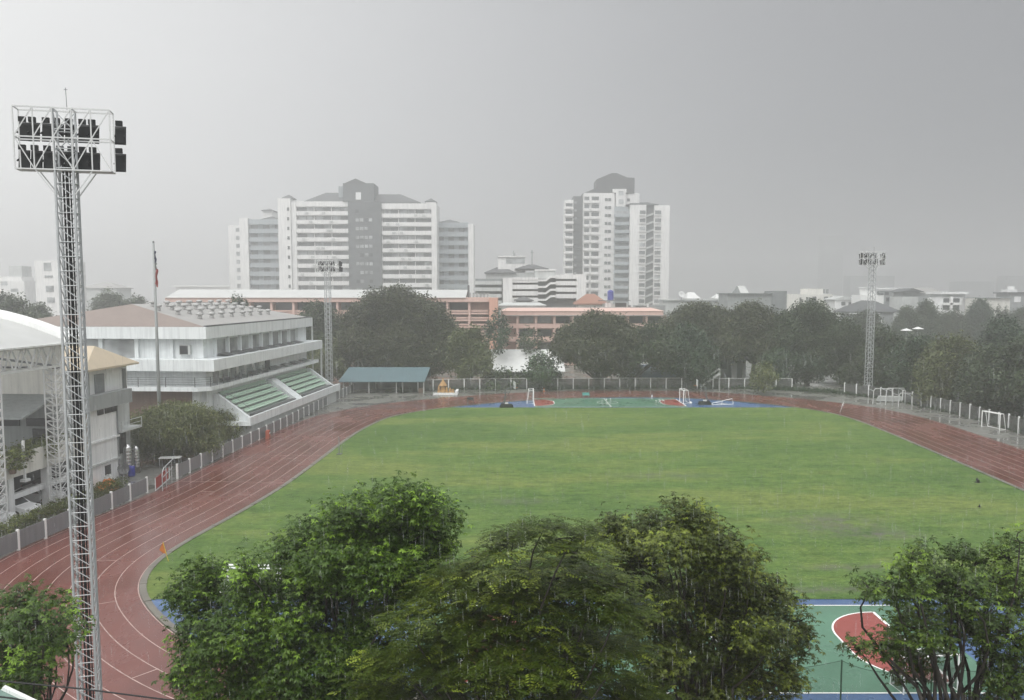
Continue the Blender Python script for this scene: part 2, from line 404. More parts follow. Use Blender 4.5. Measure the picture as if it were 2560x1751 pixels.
# ragged turf edge against the painted ends
sheet('grass_field', gpoly, .035, M['grass'], 'wet green grass infield with yellowish worn patches')
def court(x0, x1, y0, y1, nm):
    z = .016
    sheet('court', [(x0-2.2,y0),(x1+2.2,y0),(x1+2.2,y1),(x0-2.2,y1)] if nm == 'near' else [(x0,y0),(x1,y0),(x1,y1),(x0,y1)], z, M['courtgreen'], f'green painted court at the {nm} end of the field')
    yc = (y0+y1)/2; r = 3.15; fl = 1.0
    L = MB()
    def arc(x, s):
        pts = [(x, yc-fl-r)]
        for k in range(17): t = math.pi/2*k/16; pts.append((x+s*r*math.sin(t), yc-fl-r*math.cos(t)))
        for k in range(17): t = math.pi/2*k/16; pts.append((x+s*r*math.cos(t), yc+fl+r*math.sin(t)))
        return pts
    def line(pts, w=.09):
        P = np.array(pts); d = np.gradient(P, axis=0); d /= np.linalg.norm(d,axis=1)[:,None]
        n = np.stack([-d[:,1], d[:,0]],1)*w/2
        L.strip(P-n, P+n, z+.008)
    for x, s in ((x0,1),(x1,-1)):
        a = arc(x, s)[1:]
        sheet('goal_area', a, z+.004, M['courtred'], f'red goal area of the {nm} court')
        line(a)
        line([(x,yc-fl-r-.02),(x,yc+fl+r+.02)], .15)
    line([(x0-(2.2 if nm == 'near' else 0),y0+.05),(x1+(2.2 if nm == 'near' else 0),y0+.05)]); line([(x0-(2.2 if nm == 'near' else 0),y1-.05),(x1+(2.2 if nm == 'near' else 0),y1-.05)])
    line([((x0+x1)/2,y0),((x0+x1)/2,y1)])
    line([((x0+x1)/2+1.6*math.cos(t), yc+1.6*math.sin(t)) for t in np.linspace(0,2*math.pi,33)])
    return L
L1 = court(-2.3, 19.35, 34.9, 45.25, 'near'); tag(L1.build('court_markings', M['linewhite']), 'white lines of the near court', kind='structure')
L2 = court(3.45, 26.5, 127.1, 137.7, 'far'); tag(L2.build('court_markings', M['linewhite']), 'white lines of the far court', kind='structure')
# ---------------------------------------------------------------- floodlight towers
def lattice(mb, x, y, z0, z1, w0, w1, leg, brace, step, n=6):
    """square lattice mast: four legs, rungs and zigzags on each face"""
    def c(z, i):
        w = (w0+(w1-w0)*(z-z0)/(z1-z0))/2
        sx = (-1,1,1,-1)[i]; sy = (-1,-1,1,1)[i]
        return (x+sx*w, y+sy*w, z)
    for i in range(4): mb.tube([c(z0,i), c(z1,i)], leg, n)
    k = max(2, int(round((z1-z0)/step)))
    for j in range(k):
        a = z0+(z1-z0)*j/k; b = z0+(z1-z0)*(j+1)/k
        for i in range(4):
            p, q = (i, (i+1) % 4)
            mb.tube([c(a,p), c(a,q)], brace, 5)
            mb.tube([c(b,p) if (i % 2 == 0) else c(a,p), c(a+.08*(b-a),q) if (i % 2 == 0) else c(b,q)], brace, 5)
    return mb
def flood_tower(label, loc, H, hw, hh, mast_w, leg, brace, step, rotz, group, fine, aim=0.35):
    t = thing('floodlight_tower', label, 'floodlight tower', loc, rotz, group)
    top = H - hh
    mb = MB(); lattice(mb, 0, 0, .25, top+.05, mast_w*1.12, mast_w, leg, brace, step)
    lattice(mb, 0, 0, top+.06, H-.02*hh, mast_w, mast_w, leg*.8, brace, hh*.3)
    mb.build('mast', M['steel'], t)
    MB().box(-mast_w*.9, mast_w*.9, -mast_w*.9, mast_w*.9, 0, .25).build('footing', M['concrete'], t)
    if fine:
        cb = MB()
        for dx, r in ((-.10,.03),(.0,.045),(.09,.022)): cb.tube([(dx,.05,.3),(dx,.05,top+.3)], r, 6)
        cb.build('cable_run', M['black'], t)
        ld = MB()
        for sx in (.13,.24): ld.tube([(sx,.16,.3),(sx,.16,top)], .012, 5)
        z = .5
        while z < top: ld.tube([(.13,.16,z),(.24,.16,z)], .009, 4); z += .3
        ld.build('ladder', M['steel'], t)
    # head frame
    fr = MB(); nb = 5; D = hw*.21; b2 = brace*1.15; fw = MB()
    xs = [-hw/2+hw*i/nb for i in range(nb+1)]; zs = [top, top+hh*.52, H]
    yf, yb = -mast_w*.55, -mast_w*.55+D
    for y in (yf, yb):
        for z in zs: fr.bar((xs[0],y,z),(xs[-1],y,z), b2*2.2)
        for x in (xs if y == yf else (xs[0],xs[-1])): fr.bar((x,y,zs[0]),(x,y,zs[-1]), b2*1.9)
        for i in range(nb if y == yf else 0):
            fr.bar((xs[i],y,zs[1]),(xs[i+1],y,zs[2]), b2*1.6)
            if i % 2 == 0: fr.bar((xs[i],y,zs[1]),(xs[i+1],y,zs[0]), b2*1.6)
            else: fr.bar((xs[i],y,zs[0]),(xs[i+1],y,zs[1]), b2*1.6)
    for x in (xs[0],xs[2],xs[3],xs[-1]):
        for z in zs: fr.bar((x,yf,z),(x,yb,z), b2*1.6)
    for s in (-1, 1):
        fr.bar((s*mast_w*.5, yf+.02, top-hh*.42), (s*hw*.30, yf+.02, top), b2*1.8)
        fr.bar((s*mast_w*.5, yb-.02 if fine else 0, top-hh*.42), (s*hw*.30, yb-.02, top), b2*1.8)
    fr.bar((xs[0],(yf+yb)/2,top),(xs[-1],(yf+yb)/2,top), D*.8, .03)   # walkway grating
    fr.build('head_frame', M['whitesteel'], t)
    MB().tube([(.12*hw*.3,0,H),(.1*hw*.3,0,H+hh*.36)], brace*.6, 5).tube([(.1*hw*.3-.05,0,H+hh*.33),(.1*hw*.3+.05,0,H+hh*.33)], brace*.5, 4).build('lightning_rod', M['darkgrey'], t)
    n = 8 if fine else 5; lw = hw/n*1.05; lh = hh*(.35 if fine else .40)
    for row, z in ((0, top+hh*.20), (1, top+hh*.66)):
        for i in range(n):
            x = -hw/2 + hw*(i+.5)/n + (-hw*.035 if fine else 0) + (hw*.14 if i == n-1 else 0) + random.uniform(-.02,.02)*hw
            fl = MB()
            vs = [(-.5,-.07,-.5),(.5,-.07,-.5),(.5,-.07,.5),(-.5,-.07,.5),(-.42,.22,-.40),(.42,.22,-.40),(.42,.22,.40),(-.42,.22,.40)]
            # housing leaning forward over the field, with yoke, gear box and cooling fins
            def T(p, dx=0):
                a = R(24+random.uniform(-2,2)); x2, y2, z2 = p[0]*lw*.94, -p[1]*lw*.9, p[2]*lh
                return (x+dx+x2, yb+D*.35+y2*math.cos(a)-z2*math.sin(a)*-1*.5, z+z2*math.cos(a)+y2*.2)
            fl.add([T(p) for p in vs], [(0,3,2,1),(4,5,6,7),(0,1,5,4),(1,2,6,5),(2,3,7,6),(3,0,4,7)])
            fl.bar((x-lw*.4,yb,z-lh*.1),(x-lw*.4,yb+D*.3,z),.03*hw*.5); fl.bar((x+lw*.4,yb,z-lh*.1),(x+lw*.4,yb+D*.3,z),.03*hw*.5)
            fl.box(x-lw*.28,x+lw*.28,yb-.02,yb+D*.18,z+lh*.42,z+lh*.66)
            fl.build('floodlight', M['black'], t)
    return t
p = at(196, 1100, 26.0); zt = at(150, 275, 26.0).z
flood_tower('tall near floodlight mast rising over the curve of the red track', (p.x, 26.0, 0), zt, 2.62, 1.80, .50, .040, .0150, .44, R(14), 'floodlight masts', True)
d = 143.6; zt = at(2176, 630, d).z
flood_tower('slim white floodlight mast by the stacked goal frames at the far corner', (at(2170,985,d).x, d, 0), zt, 4.1, 2.2, .80, .062, .03, .85, R(8), 'floodlight masts', False)
d = 141.; zt = at(822, 651, d).z
flood_tower('pale floodlight mast between the grandstand and the big domed tree', (at(824,985,d).x, d, 0), zt, 3.7, 1.9, .75, .06, .028, .85, R(-10), 'floodlight masts', False)

# ---------------------------------------------------------------- flagpole
p = at(398, 1005, 90); zt = at(378, 608, 90).z
t = thing('flagpole', 'tall grey flagpole with a limp flag in front of the grandstand', 'flagpole', (p.x, 90, 0))
MB().tube([(0,0,0),(0,0,zt*.5),(0,0,zt)], [.21,.17,.10], 10).build('pole', M['grey'], t, True)
MB().lathe([(0.0,-.1),(.09,-.05),(.11,.05),(.05,.13),(0.0,.15)], (0,0,zt+.08), 10).build('finial', M['darkgrey'], t, True)
def hang_cloth(x0, wtop, z0, z1, ph):
    b = MB(); n, mrow = 7, 12; vs = []
    for j in range(mrow+1):
        z = z1+(z0-z1)*j/mrow
        for i in range(n):
            u = i/(n-1)
            vs.append((x0+u*wtop*(1-.25*j/mrow)+.04*math.sin(j*.9+ph), .12*math.sin(u*9+j*.35+ph), z-.25*u*(1 if j else 1)))
    b.add(vs, [(j*n+i, j*n+i+1, (j+1)*n+i+1, (j+1)*n+i) for j in range(mrow) for i in range(n-1)])
    return b
zf0, zf1 = at(385,718,90).z, at(380,640,90).z
flag = thing('flag', 'limp red white and blue flag hanging wet against the grey flagpole', 'flag', (p.x, 90, 0))
hang_cloth(.10, .28, zf0+.2, zf1-1.2, .3).build('red_band', M['red'], flag)
hang_cloth(.08, .20, zf1-1.3, zf1-.6, 1.2).build('white_band', M['grey'], flag)
hang_cloth(.08, .16, zf1-.7, zf1+.6, 2.).build('blue_band', surf('navy_cloth', (.03,.035,.10), .7, .15, 3), flag)

# ---------------------------------------------------------------- fences
def fence_run(name, label, pts, h, post_sp, pw, panel_m, post_m, panel_h0=.12, rail=None, skip=(), hj=0.):
    t = thing(name, label, 'fence', (pts[0][0], pts[0][1], 0)); ox, oy = pts[0]
    P = spline([(x-ox, y-oy) for x, y in pts], post_sp, False)
    pb = MB()
    for i, (x, y) in enumerate(P):
        if i in skip: continue
        d = P[min(i+1,len(P)-1)]-P[max(i-1,0)]; a = math.atan2(d[1], d[0])
        hh = h*(1+random.uniform(-hj,hj))
        MB().add([(sx*pw/2, sy*pw/2, z) for z in (0,hh) for sx, sy in ((-1,-1),(1,-1),(1,1),(-1,1))], [(0,3,2,1),(4,5,6,7),(0,1,5,4),(1,2,6,5),(2,3,7,6),(3,0,4,7)]).build('post', post_m, t, loc=(x,y,0), rotz=a)
        if i+1 < len(P) and (i+1) not in skip:
            e = P[i+1]-P[i]; e = e/np.linalg.norm(e); q0 = P[i]+e*pw*.55; q1 = P[i+1]-e*pw*.55
            n = np.array([-e[1], e[0]])*.025
            vs = [(*(q0-n),panel_h0),(*(q1-n),panel_h0),(*(q1+n),panel_h0),(*(q0+n),panel_h0)]
            ph = h*.93
            vs += [(v[0],v[1],ph) for v in vs]
            MB().add(vs, [(0,3,2,1),(4,5,6,7),(0,1,5,4),(1,2,6,5),(2,3,7,6),(3,0,4,7)]).build('panel', panel_m, t)
            if rail: pb.bar((*P[i],h-.02),(*P[i+1],h-.02),rail)
    if rail: pb.build('top_rail', post_m, t)
    return t
# grey sheet fence between the red track and the stand (its line is the outer edge of the track)
fl_pts = [(-34.6,44.5),(-33.25,52.2),(-32.3,60),(-31.25,71.6)]
fence_run('sheet_fence', 'grey sheet fence with white posts along the near left bend of the track', fl_pts, 1.42, 2.42, .16, M['fencegrey'], M['white_clean'])
fence_run('sheet_fence', 'grey sheet fence with white posts past the red gate below the grandstand', [(-30.85,77.2),(-30.4,85),(-29.55,97),(-28.95,110),(-28.5,124),(-28.1,136),(-27.7,147.5)], 1.42, 2.5, .16, M['fencegrey'], M['white_clean'])
t = fence_run('wire_fence', 'long dark mesh fence with white posts behind the far bend', [(-19,146.8),(-11,150.0),(0,151.0),(14,151.6),(27,152.),(40,151.5),(50,151)], 1.95, 2.64, .17, M['net_dark'], M['white'], .05, .05, hj=.06)
fence_run('wire_fence', 'dark mesh fence with white posts along the flooded strip right of the track', [(56.5,143.5),(60.6,135),(61.9,127),(62.6,117),(62.4,108),(61.5,97),(60.6,86)], 2.0, 2.3, .17, M['net_dark'], M['white'], .05, None, hj=.05)
hd = None
# red gate leaf with a bent white pipe rail
gx, gy = -31.05, 74.4
t = thing('barrier_gate', 'red gate panel with bent white pipe rails in the grey fence gap', 'gate', (gx, gy, 0), R(99))
rl = MB()
rl.tube([(-2.2,-.5,0),(-2.2,-.5,1.3),(-2.0,-.5,1.7),(-1.6,-.5,1.9),(2.0,-.5,2.05)], .045, 6)
rl.tube([(-2.2,-.5,1.15),(1.8,-.5,1.35)], .035, 6); rl.tube([(-.8,-.5,0),(-.8,-.5,1.95)], .035, 6); rl.tube([(1.2,-.5,0),(1.2,-.5,2.0)], .035, 6)
rl.build('pipe_rail', M['steel'], t)
gpn = MB(); gpn.box(-2.2,2.2,.03,.07,.2,1.15); gpn.build('panel', M['red'], t)
fr = MB(); fr.bar((-2.5,0,.12),(2.5,0,.12),.07); fr.bar((-2.5,0,.1),(-2.5,0,1.2),.07); fr.bar((2.5,0,.1),(2.5,0,1.2),.07); fr.build('frame', M['whitesteel'], t)

# ---------------------------------------------------------------- grandstand hall
ga = -R(4.3)
G = thing('grandstand_hall', 'white sports hall with roof vents and a green seated grandstand on its side', 'sports hall', (-34.5, 97, 0), ga)
W = 26.0; LY = 37.5
w = MB(); w.box(-W+.8,-.9,.2,LY,9.0,11.9); w.box(-W+.8,-.7,.2,LY-.5,5.9,8.6); w.box(-W+.8,-.75,.4,LY-1,0,6.2); wl = w.build('wall', M['bluewhite'], G)
for z0, z1, x1, y0, y1, nm in ((11.9,13.25,0,-1.0,LY+.6,'roof_fascia'),(8.32,9.62,1.25,-2.0,LY+1.5,'balcony_band')):
    MB().box(-W,x1,y0,y1,z0,z1).build(nm, M['bluewhite'], G)
sl = MB(); sl.prism([(-W,-2.2),(-.6,-2.2),(.55,-1.2),(.55,LY+1.6),(-W,LY+1.6)], 6.05, 6.5); sl.build('balcony_slab', M['bluewhite'], G)
# gable roof with brown front slope and grey right slope
rf = MB(); xr = -12.6; zr = 15.75
rf.add([(xr,6.5,zr),(xr,LY-4,zr),(-.35,LY+.1,13.3),(-.35,-.6,13.3)], [(0,3,2,1)])
rf.add([(xr,6.5,zr),(xr,LY-4,zr),(-W+.3,LY+.1,13.3),(-W+.3,-.6,13.3)], [(0,1,2,3)])
rf.add([(xr,LY-4,zr),(-.35,LY+.1,13.3),(-W+.3,LY+.1,13.3)], [(0,1,2)])
roof = rf.build('roof', M['greyroof'], G)
fs = MB(); fs.add([(-.35,-.6,13.3),(-W+.3,-.6,13.3),(xr,6.5,zr),(-.35,-.6,13.26),(-W+.3,-.6,13.26)], [(0,2,1),(0,1,4,3)]); fs.build('front_slope', M['brownroof'], G)
gt = MB(); gt.box(-.34,-.05,-.8,LY+.3,13.26,13.42); gt.build('gutter', M['darkgrey'], G)
def vent(x, y):
    z = 13.3+(zr-13.3)*(-.35-x)/(-.35-xr)
    b = MB(); b.lathe([(.30,-.15),(.26,.28),(.20,.34),(.20,.40),(.40,.44),(.44,.56),(.36,.68),(.2,.74),(0.02,.76)], (x,y,z), 10)
    b.build('roof_vent', M['ventgrey'], roof, True)
for r_, x in enumerate((-10.9,-8.7,-6.3,-3.9)):
    for i in range(9):
        y = 7.2+i*3.3-(r_*1.5)+ (0 if r_ % 2 else 1.3)
        if 3.5 < y < LY-3 and not (r_ == 0 and y < 8): vent(x+random.uniform(-.15,.15), y)
# upper floor: columns and dark bays front and side
for x in (-21.5,-17.2,-13.0,-8.7,-4.6):
    MB().box(x-.22,x+.22,-.12,.2,9.62,11.9).build('column', M['bluewhite'], G)
for x0, x1 in ((-25,-21.8),(-21.2,-17.5),(-16.9,-13.3),(-12.7,-9.)):
    MB().box(x0,x1,.12,.18,9.7,11.75).build('window', M['paleglass'], G)
ac = MB(); ac.box(-3.6,-2.3,-.22,.2,10.05,11.15); a_ = ac.build('air_conditioner', M['lightgrey'], G)
MB().box(-3.5,-2.55,-.25,-.2,10.12,11.08).build('grille', M['charcoal'], a_)
for i in range(9):
    y = 3.0+i*3.7
    MB().box(-.9,-.55,y-.16,y+.16,9.62,11.9).build('column', M['bluewhite'], G)
    if i < 8: 
        MB().box(-.88,-.82,y+.25,y+3.2,9.75,11.6).build('window', M['paleglass'], G)
        b = MB(); b.add([(-.7,y+.3,9.95),(-.7,y+3.2,9.95),(.55,y+3.2,9.75),(.55,y+.3,9.75)],[(0,1,2,3)]); b.add([(-.7,y+.3,9.92),(-.7,y+3.2,9.92),(.55,y+3.2,9.72),(.55,y+.3,9.72)],[(3,2,1,0)]); b.build('awning', M['darkgrey'], G)
# middle floor: railing, awnings
rlg = MB()
for z in (6.85,7.1,7.35,7.6): rlg.bar((-14,-2.05,z),(-.75,-2.05,z),.035)
for x in (-14,-10.8,-7.6,-4.4,-1.0): rlg.bar((x,-2.05,6.5),(x,-2.05,7.65),.07)
for z in (6.85,7.1,7.35,7.6): rlg.bar((-.75,-2.05,z),(.40,-1.1,z),.03); rlg.bar((.40,-1.1,z),(.40,17,z),.03)
y = -1.1
while y < 17.2: rlg.bar((.40,y,6.5),(.40,y,7.65),.06); y += 1.8
rlg.build('railing', M['darkgrey'], G)
for i in range(6):
    y = 2+i*2.6
    MB().box(-.7,-.66,y,y+1.7,6.6,8.2).build('window', M['paleglass'], G)
for i in range(8):
    y = 3.6+i*4.2
    MB().add([(-.66,y,7.0),(-.66,y+2.4,7.0),(.35,y+2.4,6.72),(.35,y,6.72)],[(0,1,2,3)]).add([(-.66,y,6.97),(-.66,y+2.4,6.97),(.35,y+2.4,6.69),(.35,y,6.69)],[(3,2,1,0)]).build('awning', M['midgrey'], G)
MB().box(-.68,-.5,18.8,20.2,6.5,8.2).build('door', M['charcoal'], G)
# front below the balcony: brown panel wall and white corner pier
MB().box(-14.5,-2.2,.05,.4,0,6.0).build('brown_wall', M['brownwall'], G)
MB().box(-2.15,-1.35,-.3,.5,0,6.05).build('column', M['bluewhite'], G)
MB().box(-25,-14.6,.1,.4,0,6.0).build('panel_wall', M['lightgrey'], G)
# stand: stepped tiers, two blocks of green benches, parapets, stair wall
st = MB(); tiers = 5; x0 = -.7; dx = .74; z0 = 4.75; dz = .50
prof = [(x0,0)]
for k in range(tiers+1):
    prof += [(x0+k*dx, z0-k*dz), (x0+(k+1)*dx, z0-k*dz)]
prof += [(x0+(tiers+1)*dx, 0)]
st.prismy([(a,b) for a, b in prof], 2.2, LY+.2); st.build('stand_steps', M['lightgrey'], G)
for (ya, yb) in ((3.6,18.6),(22.6,36.2)):
    for k in range(tiers):
        b = MB(); xx = x0+k*dx+.12; zz = z0-k*dz
        b.box(xx, xx+.46, ya, yb, zz+.30, zz+.36); b.box(xx-.06, xx+.0, ya, yb, zz+.38, zz+.62)
        y = ya+.25
        while y < yb: b.box(xx+.08,xx+.14,y,y+.07,zz+.0,zz+.30); y += .55
        b.build('bench', M['seatgreen'], G)
    b = MB(); xx = x0+tiers*dx
    b.box(xx+.02, xx+.62, ya, yb, z0-tiers*dz+.002, z0-tiers*dz+.55); b.build('front_row_box', M['darkgrey'], G)
for ya, yb in ((2.0,2.5),(19.3,21.6),(36.6,37.2)):
    pr = MB(); pr.prismy([(x0,3.),(x0,z0+.55),(x0+.5,z0+.55),(x0+6*dx,z0-5*dz+.2),(x0+6*dx,1.8)], ya, yb); pr.build('stair_wall', M['bluewhite'], G)
MB().box(x0+6*dx-.05,x0+6*dx+.28,1.2,LY+1.6,1.68,2.68).build('parapet', M['bluewhite'], G)
MB().box(-.6,x0+6*dx-.06,1.25,1.95,1.68,2.2).build('landing', M['bluewhite'], G)
MB().box(-1,2.2,2.3,LY,0,1.7).build('undercroft_wall', M['dullgreen'], G)
for y in (7,16,25,33): MB().box(2.2,2.28,y,y+2.4,0.05,1.6).build('undercroft_door', M['charcoal'] if y != 25 else M['teal'], G)
for y in (5,12,20.5,29.5,36): MB().box(2.25,2.6,y-.18,y+.18,0,1.66).build('undercroft_pier', M['lightgrey'], G)
sp_ = MB(); sp_.bar((-.2,LY+.9,0),(-.2,LY+.9,11.9),.22); sp_.bar((.9,LY+1.9,0),(.9,LY+1.9,9.0),.22); sp_.build('downpipe', M['lightgrey'], G)
hr = MB(); hr.tube([(-.4,2.6,5.4),(.9,2.6,5.3),(2.2,2.6,4.5),(3.4,2.6,3.6)], .03, 5); hr.build('handrail', M['midgrey'], G)

# ---------------------------------------------------------------- white hall with truss roof and car park on the left
la = -R(4.3)
Lh = thing('truss_roof_hall', 'white hall with a curved roof on a lattice truss above a car park', 'hall', (-36.4, 75, 0), la)
# local x to the right, y deeper; track side at x=0
rb = MB(); n = 16; xs = [1.6-i*1.5 for i in range(n+1)]; zc = lambda x: 13.15+.44*(1.6-x)-.0178*(1.6-x)**2
vs = []
for y in (-19, -7.2):
    for x in xs: vs.append((x,y,zc(x)))
    for x in xs: vs.append((x,y,zc(x)-.12))
m_ = n+1
for i in range(n):
    pass
fcs = [(i, 2*m_+i, 2*m_+i+1, i+1) for i in range(n)] + [(m_+i, m_+i+1, 3*m_+i+1, 3*m_+i) for i in range(n)] + [(0,m_,3*m_,2*m_)] + [(i,i+1,m_+i+1,m_+i) for i in range(n)] + [(2*m_+i,3*m_+i,3*m_+i+1,2*m_+i+1) for i in range(n)]
rb.add(vs, fcs); rb.build('curved_roof', M['membrane'], Lh, False)
ev = MB()
for i in range(n):
    ev.add([(xs[i],-7.2,zc(xs[i])-.3),(xs[i],-5.6,zc(xs[i])-.3),(xs[i+1],-5.6,zc(xs[i+1])-.3),(xs[i+1],-7.2,zc(xs[i+1])-.3),(xs[i],-7.2,zc(xs[i])+.42),(xs[i],-5.6,zc(xs[i])+.42),(xs[i+1],-5.6,zc(xs[i+1])+.42),(xs[i+1],-7.2,zc(xs[i+1])+.42)],
      [(0,1,2,3),(4,7,6,5),(0,3,7,4),(1,5,6,2),(0,4,5,1),(2,6,7,3)])
ev.build('roof_edge_band', M['white_clean'], Lh)
MB().box(-24,.2,-6.2,-5.8,7.9,13.0).build('end_wall', M['cream'], Lh)
MB().box(-24,.25,-6.35,-6.21,10.95,11.1).build('wall_trim', M['darkgrey'], Lh)
# truss along the track side
tr = MB(); xt = 1.35
for dxx in (0,-.8):
    tr.bar((xt+dxx,-19,13.0),(xt+dxx,-7.3,13.0),.16); tr.bar((xt+dxx,-19,11.35),(xt+dxx,-7.3,11.35),.16)
    y = -19
    k = 0
    while y < -7.6:
        tr.bar((xt+dxx,y,11.35 if k % 2 == 0 else 13.0),(xt+dxx,min(y+.9,-7.3),13.0 if k % 2 == 0 else 11.35),.09); y += .9; k += 1
y = -19
while y < -7.2: tr.bar((xt,y,11.35),(xt-.8,y,11.35),.07); tr.bar((xt,y,13.0),(xt-.8,y,13.0),.07); y += 1.8
tr.build('roof_truss', M['whitesteel'], Lh)
MB().box(xt-.9,xt+.35,-19,-7.25,13.02,13.14).build('roof_gutter', M['white'], Lh)
tie = MB()
for y in (-8.6,-16.3): tie.tube([(xt-.4,y,11.4),(-9,y,12.6)], .10, 6)
tie.build('tie_beam', M['midgrey'], Lh)
for y in (-8.4,-15.7):
    c = MB(); lattice(c, xt-.4, y, 0.3, 11.3, .95, .95, .065, .032, .62, 6)
    c.build('lattice_column', M['whitesteel'], Lh)
    MB().box(xt-1.0,xt+.2,y-.6,y+.6,0,.3).build('column_base', M['concrete'], Lh)
# grey awning, recessed front wall, terrace and parking
aw = MB(); aw.add([(-24,-6.3,8.85),(.0,-6.3,8.85),(.0,-11.0,7.6),(-24,-11.0,7.6),(-24,-6.3,8.7),(0,-6.3,8.7),(0,-11.0,7.45),(-24,-11.0,7.45)],[(0,3,2,1),(4,5,6,7),(3,7,6,2),(1,2,6,5),(0,4,7,3),(0,1,5,4)]); aw.build('awning', M['grey'], Lh)
MB().box(-24,-.3,-6.2,-5.8,3.7,7.9).build('front_wall', M['grey'], Lh)
for x0_, x1_, z0_, z1_ in ((-15.2,-11.4,6.2,6.85),(-8.4,-7.0,6.2,6.85),(-5.6,-3.5,6.2,6.85),(-2.9,-.6,6.2,6.85),(-2.4,-.9,3.75,6.0),(-7.4,-6.2,3.75,5.4)):
    MB().box(x0_,x1_,-6.32,-6.2,z0_,z1_).build('window', M['charcoal'], Lh)
MB().box(-24,.0,-32,-3.2,3.35,3.7).build('terrace_slab', M['lightgrey'], Lh)
MB().box(-.28,.06,-32,-3.2,3.3,4.95).build('terrace_parapet', M['cream'], Lh)
for y in (-3.8,-8.0,-12.6,-18.4,-25,-31): MB().box(-.55,-.02,y-.3,y+.3,0,3.35).build('column', M['white'], Lh)
MB().box(-.5,-.2,-32,-3.4,1.55,1.95).build('beam', M['white'], Lh)
MB().box(-13.,-12.6,-32,-3.3,0,3.35).build('back_wall', M['grey'], Lh)
MB().box(-12.6,-.6,-3.6,-3.3,0,3.35).build('side_wall', M['midgrey'], Lh)
dp = MB(); dp.bar((.1,-11.2,2.9),(.1,-11.2,5.9),.16); dp.box(-.1,.35,-11.5,-10.9,2.75,2.95); dp.build('downpipe', M['white'], Lh)
# stair block with tan hip roof
B = thing('hip_roof_block', 'white two storey block with a tan hip roof beside the grandstand', 'building', (-36.55, 75, 0), la)
MB().box(-11,0,-3.1,2.6,0,6.84).build('wall', M['white'], B)
MB().box(-11,-1.0,2.65,6.6,0,6.5).build('rear_wall', M['lightgrey'], B)
MB().box(-11,-.9,-2.2,6.2,6.85,10.3).build('upper_wall', M['white'], B)
MB().box(-.9,-.83,2.5,3.1,6.9,10.2).build('column', M['white'], B)
for y0_, y1_, z0_, z1_ in ((-1.2,-.3,7.8,10.),(.6,2.1,7.1,9.8),(5.3,5.9,7.,9.9)):
    MB().box(-.88,-.80,y0_,y1_,z0_,z1_).build('opening', M['midgrey'], B)
MB().box(-.4,.42,-2.8,4.6,6.86,8.15).build('roof_parapet', M['grey'], B)
MB().box(-11,-.42,-2.7,4.5,6.86,6.98).build('deck', M['white_clean'], B)
rfh = MB(); rfh.hip(-9.6,.25,-2.7,6.4,10.3,12.3,1.7,.16,1.85); rfh.build('roof', M['tanroof'], B)
for y in (-.2,1.0,2.0): MB().box(.0,.10,y-.45,y+.45,6.3,6.80).build('window', M['charcoal'], B)
for z in (1.95,4.0): MB().box(.0,.16,-3.,2.65,z-.09,z+.09).build('string_course', M['lightgrey'] if z < 3 else M['white'], B)
wn = MB(); wn.box(.0,.06,.2,1.1,.75,1.6); wn.build('window', M['charcoal'], B)
MB().box(-1.0,-.9,3.6,5.6,1.9,3.9).build('window', M['charcoal'], B)
bl = MB(); bl.box(-1.0,.3,2.75,6.4,4.2,4.4); bl.bar((.28,2.8,5.2),(.28,6.4,5.2),.05); bl.bar((.28,6.4,4.4),(.28,6.4,5.2),.05); bl.bar((.28,2.8,4.4),(.28,2.8,5.2),.05); bl.bar((.28,2.8,4.8),(.28,6.4,4.8),.04); bl.build('balcony', M['lightgrey'], B)
pp = MB(); pp.bar((.1,2.45,0),(.1,2.45,6.8),.1); pp.build('downpipe', M['midgrey'], B)
pp = MB(); pp.bar((.14,-2.4,0),(.14,-2.4,6.8),.14); pp.build('rusty_downpipe', surf('rusty_pipe', (.30,.20,.09), .7, .3, 3), B)

# ---------------------------------------------------------------- far-off things in the yard on the left
def T(px, py, d=None):
    if d is None: return gp(px, py)
    return at(px, py, d)
t = thing('floodlight', 'small square floodlight on a thin post above the grey awning', 'floodlight', (at(102,1005,70.).x, 70., 0))
zz = at(102,978,70).z
MB().tube([(0,0,at(102,1003,70).z-.6),(0,0,zz)], .035, 6).build('post', M['darkgrey'], t)
fb = MB(); fb.add([(-.32,-.2,zz+.05),(.36,-.2,zz-.05),(.36,.1,zz+.62),(-.32,.1,zz+.72),(-.28,.12,zz+.05),(.32,.12,zz-.03),(.32,.26,zz+.55),(-.28,.26,zz+.62)],[(0,1,2,3),(7,6,5,4),(0,4,5,1),(1,5,6,2),(2,6,7,3),(3,7,4,0)]); fb.build('lamp_housing', M['charcoal'], t)
for i, (y, r, h, m, lab) in enumerate(((78.9,.42,2.35,'inox','tall stainless water tank behind the hedge by the white block'),(79.9,.34,2.0,'inox','smaller stainless water tank beside the taller one'))):
    t = thing('water_tank', lab, 'water tank', (-36.15+i*.35, y, 0), 0, 'stainless water tanks')
    b = MB(); prof = [(.02,0),(r*.9,.02),(r,.12)]
    for k in range(1,7): prof += [(r,h*k/7-.06),(r*.95,h*k/7),(r,h*k/7+.06)]
    prof += [(r,h-.25),(r*.7,h-.05),(.15,h),(.15,h+.08),(.01,h+.08)]
    b.lathe(prof, (0,0,.5), 16); b.build('tank', M['inox'], t, True)
    MB().box(-r*.8,r*.8,-r*.8,r*.8,0,.5).build('plinth', M['concrete'], t)
x, y = -35.6, 78.4
t = thing('plastic_drum', 'blue plastic drum standing below the stainless tanks', 'drum', (x,y,0))
MB().lathe([(.02,0),(.3,0),(.31,.25),(.29,.28),(.31,.31),(.31,.6),(.29,.63),(.31,.66),(.3,.95),(.02,.97)],(0,0,0),14).build('barrel', M['bluetank'], t, True)
